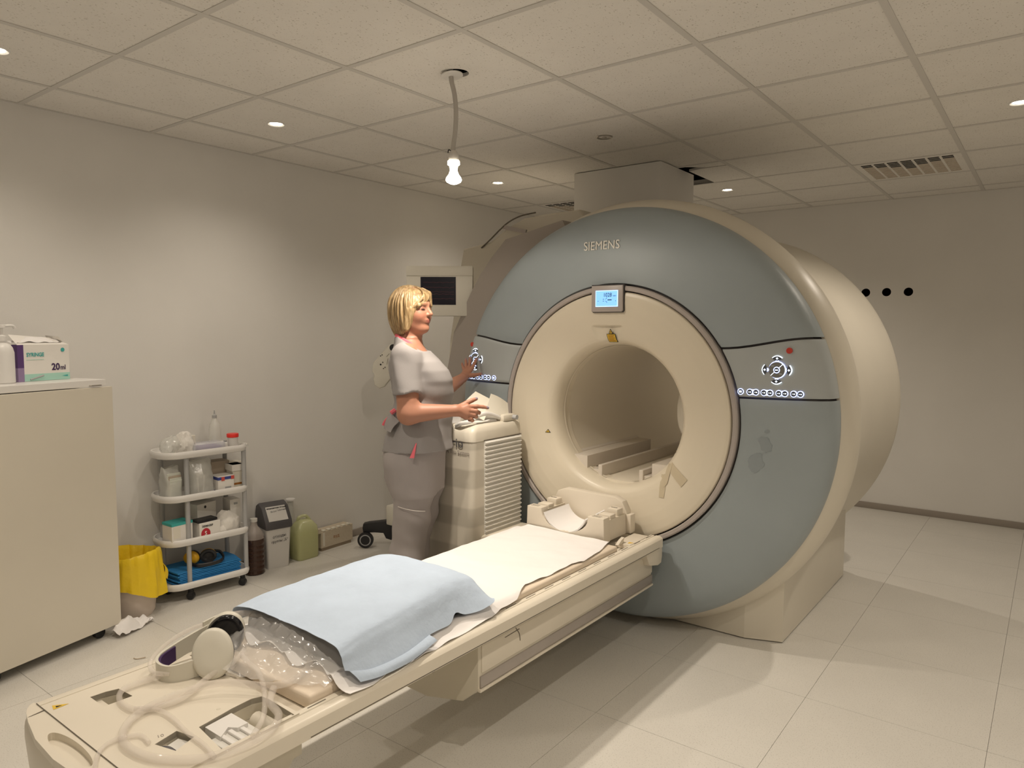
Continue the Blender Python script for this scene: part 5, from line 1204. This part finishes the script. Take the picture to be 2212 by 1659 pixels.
def skin_tone(V):
    C_ = np.tile(SKIN, (len(V), 1)); a, b, z = head_frame(V[:, 0], V[:, 1], V[:, 2]); ab = np.abs(b); hd = (z > -.14) & (a > .02)
    def mix(m, col, k=1.0):
        m = (np.clip(m, 0, 1)*k)[:, None]; C_[:] = C_*(1-m)+np.array(col)*m
    g = lambda x, s: np.exp(-(x/s)**2)
    mix(hd*g(ab-.040, .020)*g(z+.030, .020), (.43, .16, .105), .5)                       # cheeks
    mix(hd*(a > .07)*g(b, .016)*np.maximum(g(z+.0460, .0050), g(z+.0565, .0055)), (.34, .095, .08), .75)   # lips
    mix(hd*(a > .07)*(ab < .019)*g(z+.0510, .0016), (.25, .05, .05), .9)                # mouth line
    mix(hd*np.clip(1.6-1.6*(((ab-.030)/.0165)**2+((z-.0005)/.0070)**2), 0, 1), (.030, .014, .010), 1.0)      # lashes / lowered lids
    mix(hd*(ab > .012)*(ab < .044)*g(z-.0105, .0060), (.24, .105, .075), .7)                # lids
    mix(hd*(ab > .010)*(ab < .048)*g(z-.0255+.25*np.maximum(ab-.036, 0), .0035), (.20, .10, .05), .8)   # brows
    # nails
    for p in ((.340, -.128, 1.099), (.288, -.113, 1.139)):
        d = np.sqrt(((V-np.array(p))**2).sum(1)); mix(d < .0085, (.20, .20, .28), .8)
    for p in ((.253, .622, 1.290), (.216, .642, 1.294), (.192, .656, 1.285), (.284, .598, 1.207)):
        d = np.sqrt(((V-np.array(p))**2).sum(1)); mix(d < .007, (.30, .20, .22), .7)
    return C_
hide = lambda f, lo, hi: (lambda X, Y, Z: np.maximum(f(X, Y, Z), -np.maximum.reduce([lo[0]-X, X-hi[0], lo[1]-Y, Y-hi[1], lo[2]-Z, Z-hi[2]])))
sd_mesh('body', [(f_body, (-.14, -.11, 1.365), (.12, .11, 1.66), .0030),
                 (f_body, (-.075, -.275, 1.02), (.36, -.095, 1.215), .0030),
                 (f_body, (.05, .27, 1.06), (.30, .69, 1.31), .0030),
                 (f_body, (-.19, -.24, -.0), (.20, .27, 1.38), .009)], 'skin', pr, skin_tone)
# tunic
TUN = [(.862, .012, 0, .168, .203), (.885, .012, 0, .165, .200), (.94, .012, 0, .156, .191), (1.02, .025, 0, .144, .174), (1.09, .036, 0, .137, .160), (1.15, .036, 0, .140, .164), (1.215, .030, 0, .144, .172), (1.26, .018, 0, .136, .174), (1.30, .002, 0, .118, .170), (1.34, -.014, 0, .090, .150), (1.375, -.022, 0, .074, .110), (1.405, -.028, 0, .066, .080), (1.43, -.030, 0, .060, .066)]
def f_tunic(X, Y, Z):
    d = loft(X, Y, Z, TUN)
    d = smin(d, scap(X, Y, Z, (-.022, -.140, 1.318), (-.022, .140, 1.318), .060, .060), .03)
    for S_, E_ in ((SR, ER), (SL, EL)):
        S_ = np.array(S_); E_ = np.array(E_); T_ = S_+(E_-S_)*.72; u = (E_-S_)/np.linalg.norm(E_-S_)
        sl = scap(X, Y, Z, S_, T_, .064, .066)
        cut = (X-T_[0])*u[0]+(Y-T_[1])*u[1]+(Z-T_[2])*u[2]+.012
        sl = np.maximum(sl, cut+.004*np.sin(40*X+25*Y))
        d = smin(d, sl, .022)
    # folds
    d = d+.0065*np.sin(44*Z+24*X+9*Y+1.5*np.sin(20*X))*np.clip((1.19-Z)/.08, 0, 1)*np.clip((Z-1.0)/.06, 0, 1)+.0045*np.sin(50*X-26*Y+24*Z+3)*np.clip((Z-1.15)/.08, 0, 1)*np.clip((1.36-Z)/.06, 0, 1)+.0022*np.sin(30*X+55*Y+8*Z)*np.clip((1.04-Z)/.08, 0, 1)
    d = np.maximum(d, .885+.014*np.sin(6*X+1)-Z)
    # neck opening: round at the back, V in front
    nk = scap(X, Y, Z, (-.020, 0, 1.36), (-.020, 0, 1.50), .062, .085)
    Xh = X-.02; vee = np.maximum(np.abs(Y+.010)-(Z-1.325)*.55, .02-X)
    d = smax(d, -np.minimum(nk, np.maximum(vee, 1.325-Z)), .006)
    return np.maximum(d, Z-(1.412-.58*np.clip(X+.07, -.02, .115)))
sd_mesh('tunic', [(f_tunic, (-.19, -.30, .85), (.22, .40, 1.46), .0055)], 'tunic', pr)
def f_trouser(X, Y, Z):
    d = loft(X, Y, Z, [(.70, 0, 0, .13, .165), (.76, -.008, 0, .138, .174), (.86, -.008, 0, .142, .176), (.98, .01, 0, .138, .168), (1.05, .02, 0, .12, .15)])
    R_ = [(-.030, -.088, .84), (-.006, -.085, .70), (-.012, -.083, .58), (-.030, -.083, .42), (-.045, -.088, .03)]; L_ = [(.020, .085, .84), (.027, .085, .72), (.012, .085, .56), (-.020, .085, .40), (-.035, .088, .03)]
    dR = smin(d, chain(X, Y, Z, R_, [.104, .086, .078, .075, .088], .03), .03); dL = smin(d, chain(X, Y, Z, L_, [.100, .086, .072, .067, .086], .03), .03); d = smin(dR, dL, .004)
    d = d+.0035*np.sin(24*X+30*Y+9*Z)+.0022*np.sin(60*Z+20*X)*np.clip((.80-Z)/.1, 0, 1)
    return np.maximum(d, .03-Z)
sd_mesh('trousers', [(f_trouser, (-.20, -.24, .0), (.20, .24, 1.08), .008)], 'trousers', pr)
# hair
def f_hair(X, Y, Z):
    a, b, z = head_frame(X, Y, Z); ab = np.abs(b)
    d = sell(a, b, z, (-.014, 0, .020), (.095, .084, .086))
    d = smin(d, sell(a, b, z, (-.026, 0, -.040), (.076, .084, .078)), .03)
    d = smin(d, scap(a, ab, z, (.030, .068, .0), (.012, .070, -.085), .020, .016), .025)
    th = np.arctan2(b, a+.02); st = np.sin(31*th+14*z+3*np.sin(30*z))*.0007+np.sin(67*th-25*z)*.0006
    d = d+st
    # face opening, higher on her left, fringe swept down to her right
    top = .050+.35*b-.2*np.maximum(-b-.02, 0)
    face = sell(a, b, z, (.110, .004, -.052), (.088, .064, .118))
    face = np.maximum(face, z-top)
    d = smax(d, -face, .006)
    d = np.maximum(d, -.118-z+.25*np.maximum(a, 0)); d = smax(d, -scap(X, Y, Z, (-.015, 0, 1.50), (-.030, 0, 1.33), .050, .060), .01)
    # fringe
    fr = scap(a, b, z, (.060, .040, .070), (.068, -.052, .020), .020, .012); fr = smin(fr, scap(a, b, z, (.072, .030, .062), (.074, .050, .020), .010, .006), .01)
    return smin(d, fr+st, .012)
sd_mesh('hair', [(f_hair, (-.17, -.14, 1.38), (.13, .14, 1.68), .0028)], 'hair', pr)
def hd_pt(a, b, z): return (HC[0]+a*ca+b*sa, HC[1]-a*sa+b*ca, HC[2]+z)
def locks():
    r_ = random.Random(5); B = MB()
    prof = lambda R0: (lambda t: R0*(.35+.65*math.sin(PI*min(1, .12+.80*t))**.7))
    for k in range(64):
        th = math.radians(-172+344*k/63+r_.uniform(-3, 3))
        if abs(th) < math.radians(48): continue
        c_, s_ = math.cos(th), math.sin(th); k2 = r_.uniform(.985, 1.035); low = -.116+r_.uniform(-.006, .016)+.034*max(0, math.cos(th)+.25)
        P = []
        for t in np.linspace(0, 1, 9):
            if t < .55:
                q = t/.55*PI/2; rr = math.sin(q); zz = .020+.088*math.cos(q)*k2
            else:
                v = (t-.55)/.45; rr = 1+.04*math.sin(PI*v)-.34*v**2.4; zz = .020+(low-.020)*v
            ra = .0935*k2; rb = .087*k2
            sw = .10*math.sin(3*t+k)
            P.append(hd_pt(-.014+ra*rr*math.cos(th+sw*t*.5)+.010*(1-t)*0, .012*(1-min(1, t*2))+rb*rr*math.sin(th+sw*t*.5), zz))
        B.tube([PW @ Vector(p) for p in P], prof(r_.uniform(.0058, .0092)), 6, smooth=4)
    # fringe swept from the parting over her left eye to her right temple
    for k in range(12):
        f = k/11; e = r_.uniform(-.004, .004)
        P = [(.005+.02*f, .020+.012*f, .106-.004*f), (.055+.012*f, .020-.016*(1-f)+.018*f, .088-.010*f), (.080, -.012-.018*(1-f)+.030*f+e, .062-.006*(1-f)), (.076-.022*(1-f), -.046-.020*(1-f)+.030*f, .030-.014*(1-f)+e), (.052-.030*(1-f), -.066-.012*(1-f)+.028*f, .002-.020*(1-f)+.012*f)]
        B.tube([PW @ Vector(hd_pt(*p)) for p in P], prof(.0066), 6, smooth=5)
    for k in range(5):
        f = k/4; P = [(.03+.01*f, .028, .100), (.070, .036+.008*f, .078), (.072-.010*f, .052+.010*f, .045), (.060-.020*f, .066+.010*f, .005), (.050-.02*f, .072+.006*f, -.045)]
        B.tube([PW @ Vector(hd_pt(*p)) for p in P], prof(.0062), 6, smooth=5)
    B.build('hair_locks', 'hair', pr, 60)
locks()
PL = lambda pts: [PW @ Vector(p) for p in pts]
MB().tube(PL([(.030, .056, 1.357), (-.02, .072, 1.386), (-.072, .044, 1.414), (-.087, 0, 1.421), (-.074, -.046, 1.414), (-.038, -.072, 1.396), (.004, -.072, 1.371), (.026, -.062, 1.357)]), .0080, 8, flat=(.55, 1)).build('collar_trim', 'pink', pr)
MB().add(PL([(.000, -.2015, .882), (.020, -.2015, .882), (.030, -.192, .945), (.027, -.192, .947)]), [(0, 1, 2, 3)]).add(PL([(.000, -.2065, .882), (.020, -.2065, .882), (.030, -.1975, .945), (.027, -.1975, .947)]), [(0, 1, 2, 3)]).build('side_vent', 'pink', pr, 0)
MB().tube(PL([(-.095, -.09, 1.062), (-.122, -.10, 1.030), (-.132, -.10, 1.012)]), .009, 6, flat=(.5, 1)).build('tie_end', 'pink', pr)
MB().tube(PL([(-.075, -.12, 1.085), (-.092, -.13, 1.072)]), .010, 6, smooth=0).build('tie_end', 'pink', pr)
G = spline_grid([[(-.095, -.10, 1.075), (-.080, -.135, 1.060), (-.05, -.160, 1.04)], [(-.122, -.09, 1.045), (-.108, -.132, 1.03), (-.075, -.162, 1.015)], [(-.134, -.08, 1.01), (-.122, -.13, 1.0), (-.09, -.168, .99)]], 10, 8)
MB().grid(to_world(G.reshape(-1, 3)).reshape(G.shape), .002).build('back_fold', 'tunic', pr, 60)
for z0 in (.727, .655):
    MB().tube(PL([(-.06+.02*k, -.083-math.sqrt(max(.0, .0932**2-(-.06+.02*k+.008)**2))*.98-.0035, z0-.004*k) for k in range(7)]), .0016, 5).build('trouser_seam', 'seam', pr)
for L in (LEGR, LEGL):
    c = L[3]; o_ = stack([PL([(c[0]+.05+k*rx*math.cos(2*PI*i/24)*1.0, c[1]+k*.045*math.sin(2*PI*i/24), z) for i in range(24)]) for z, k, rx in ((.001, .95, .135), (.02, 1.0, .135), (.045, .95, .130), (.07, .6, .11), (.075, .3, .1))]); o_.build('shoe', 'white_plastic', pr, 50)
MB().tube(PL([(.2755, -.1600, 1.0685), (.2790, -.1430, 1.0605), (.2830, -.1450, 1.0735)]), .0018, 6, closed=True).build('ring', 'metal', pr)
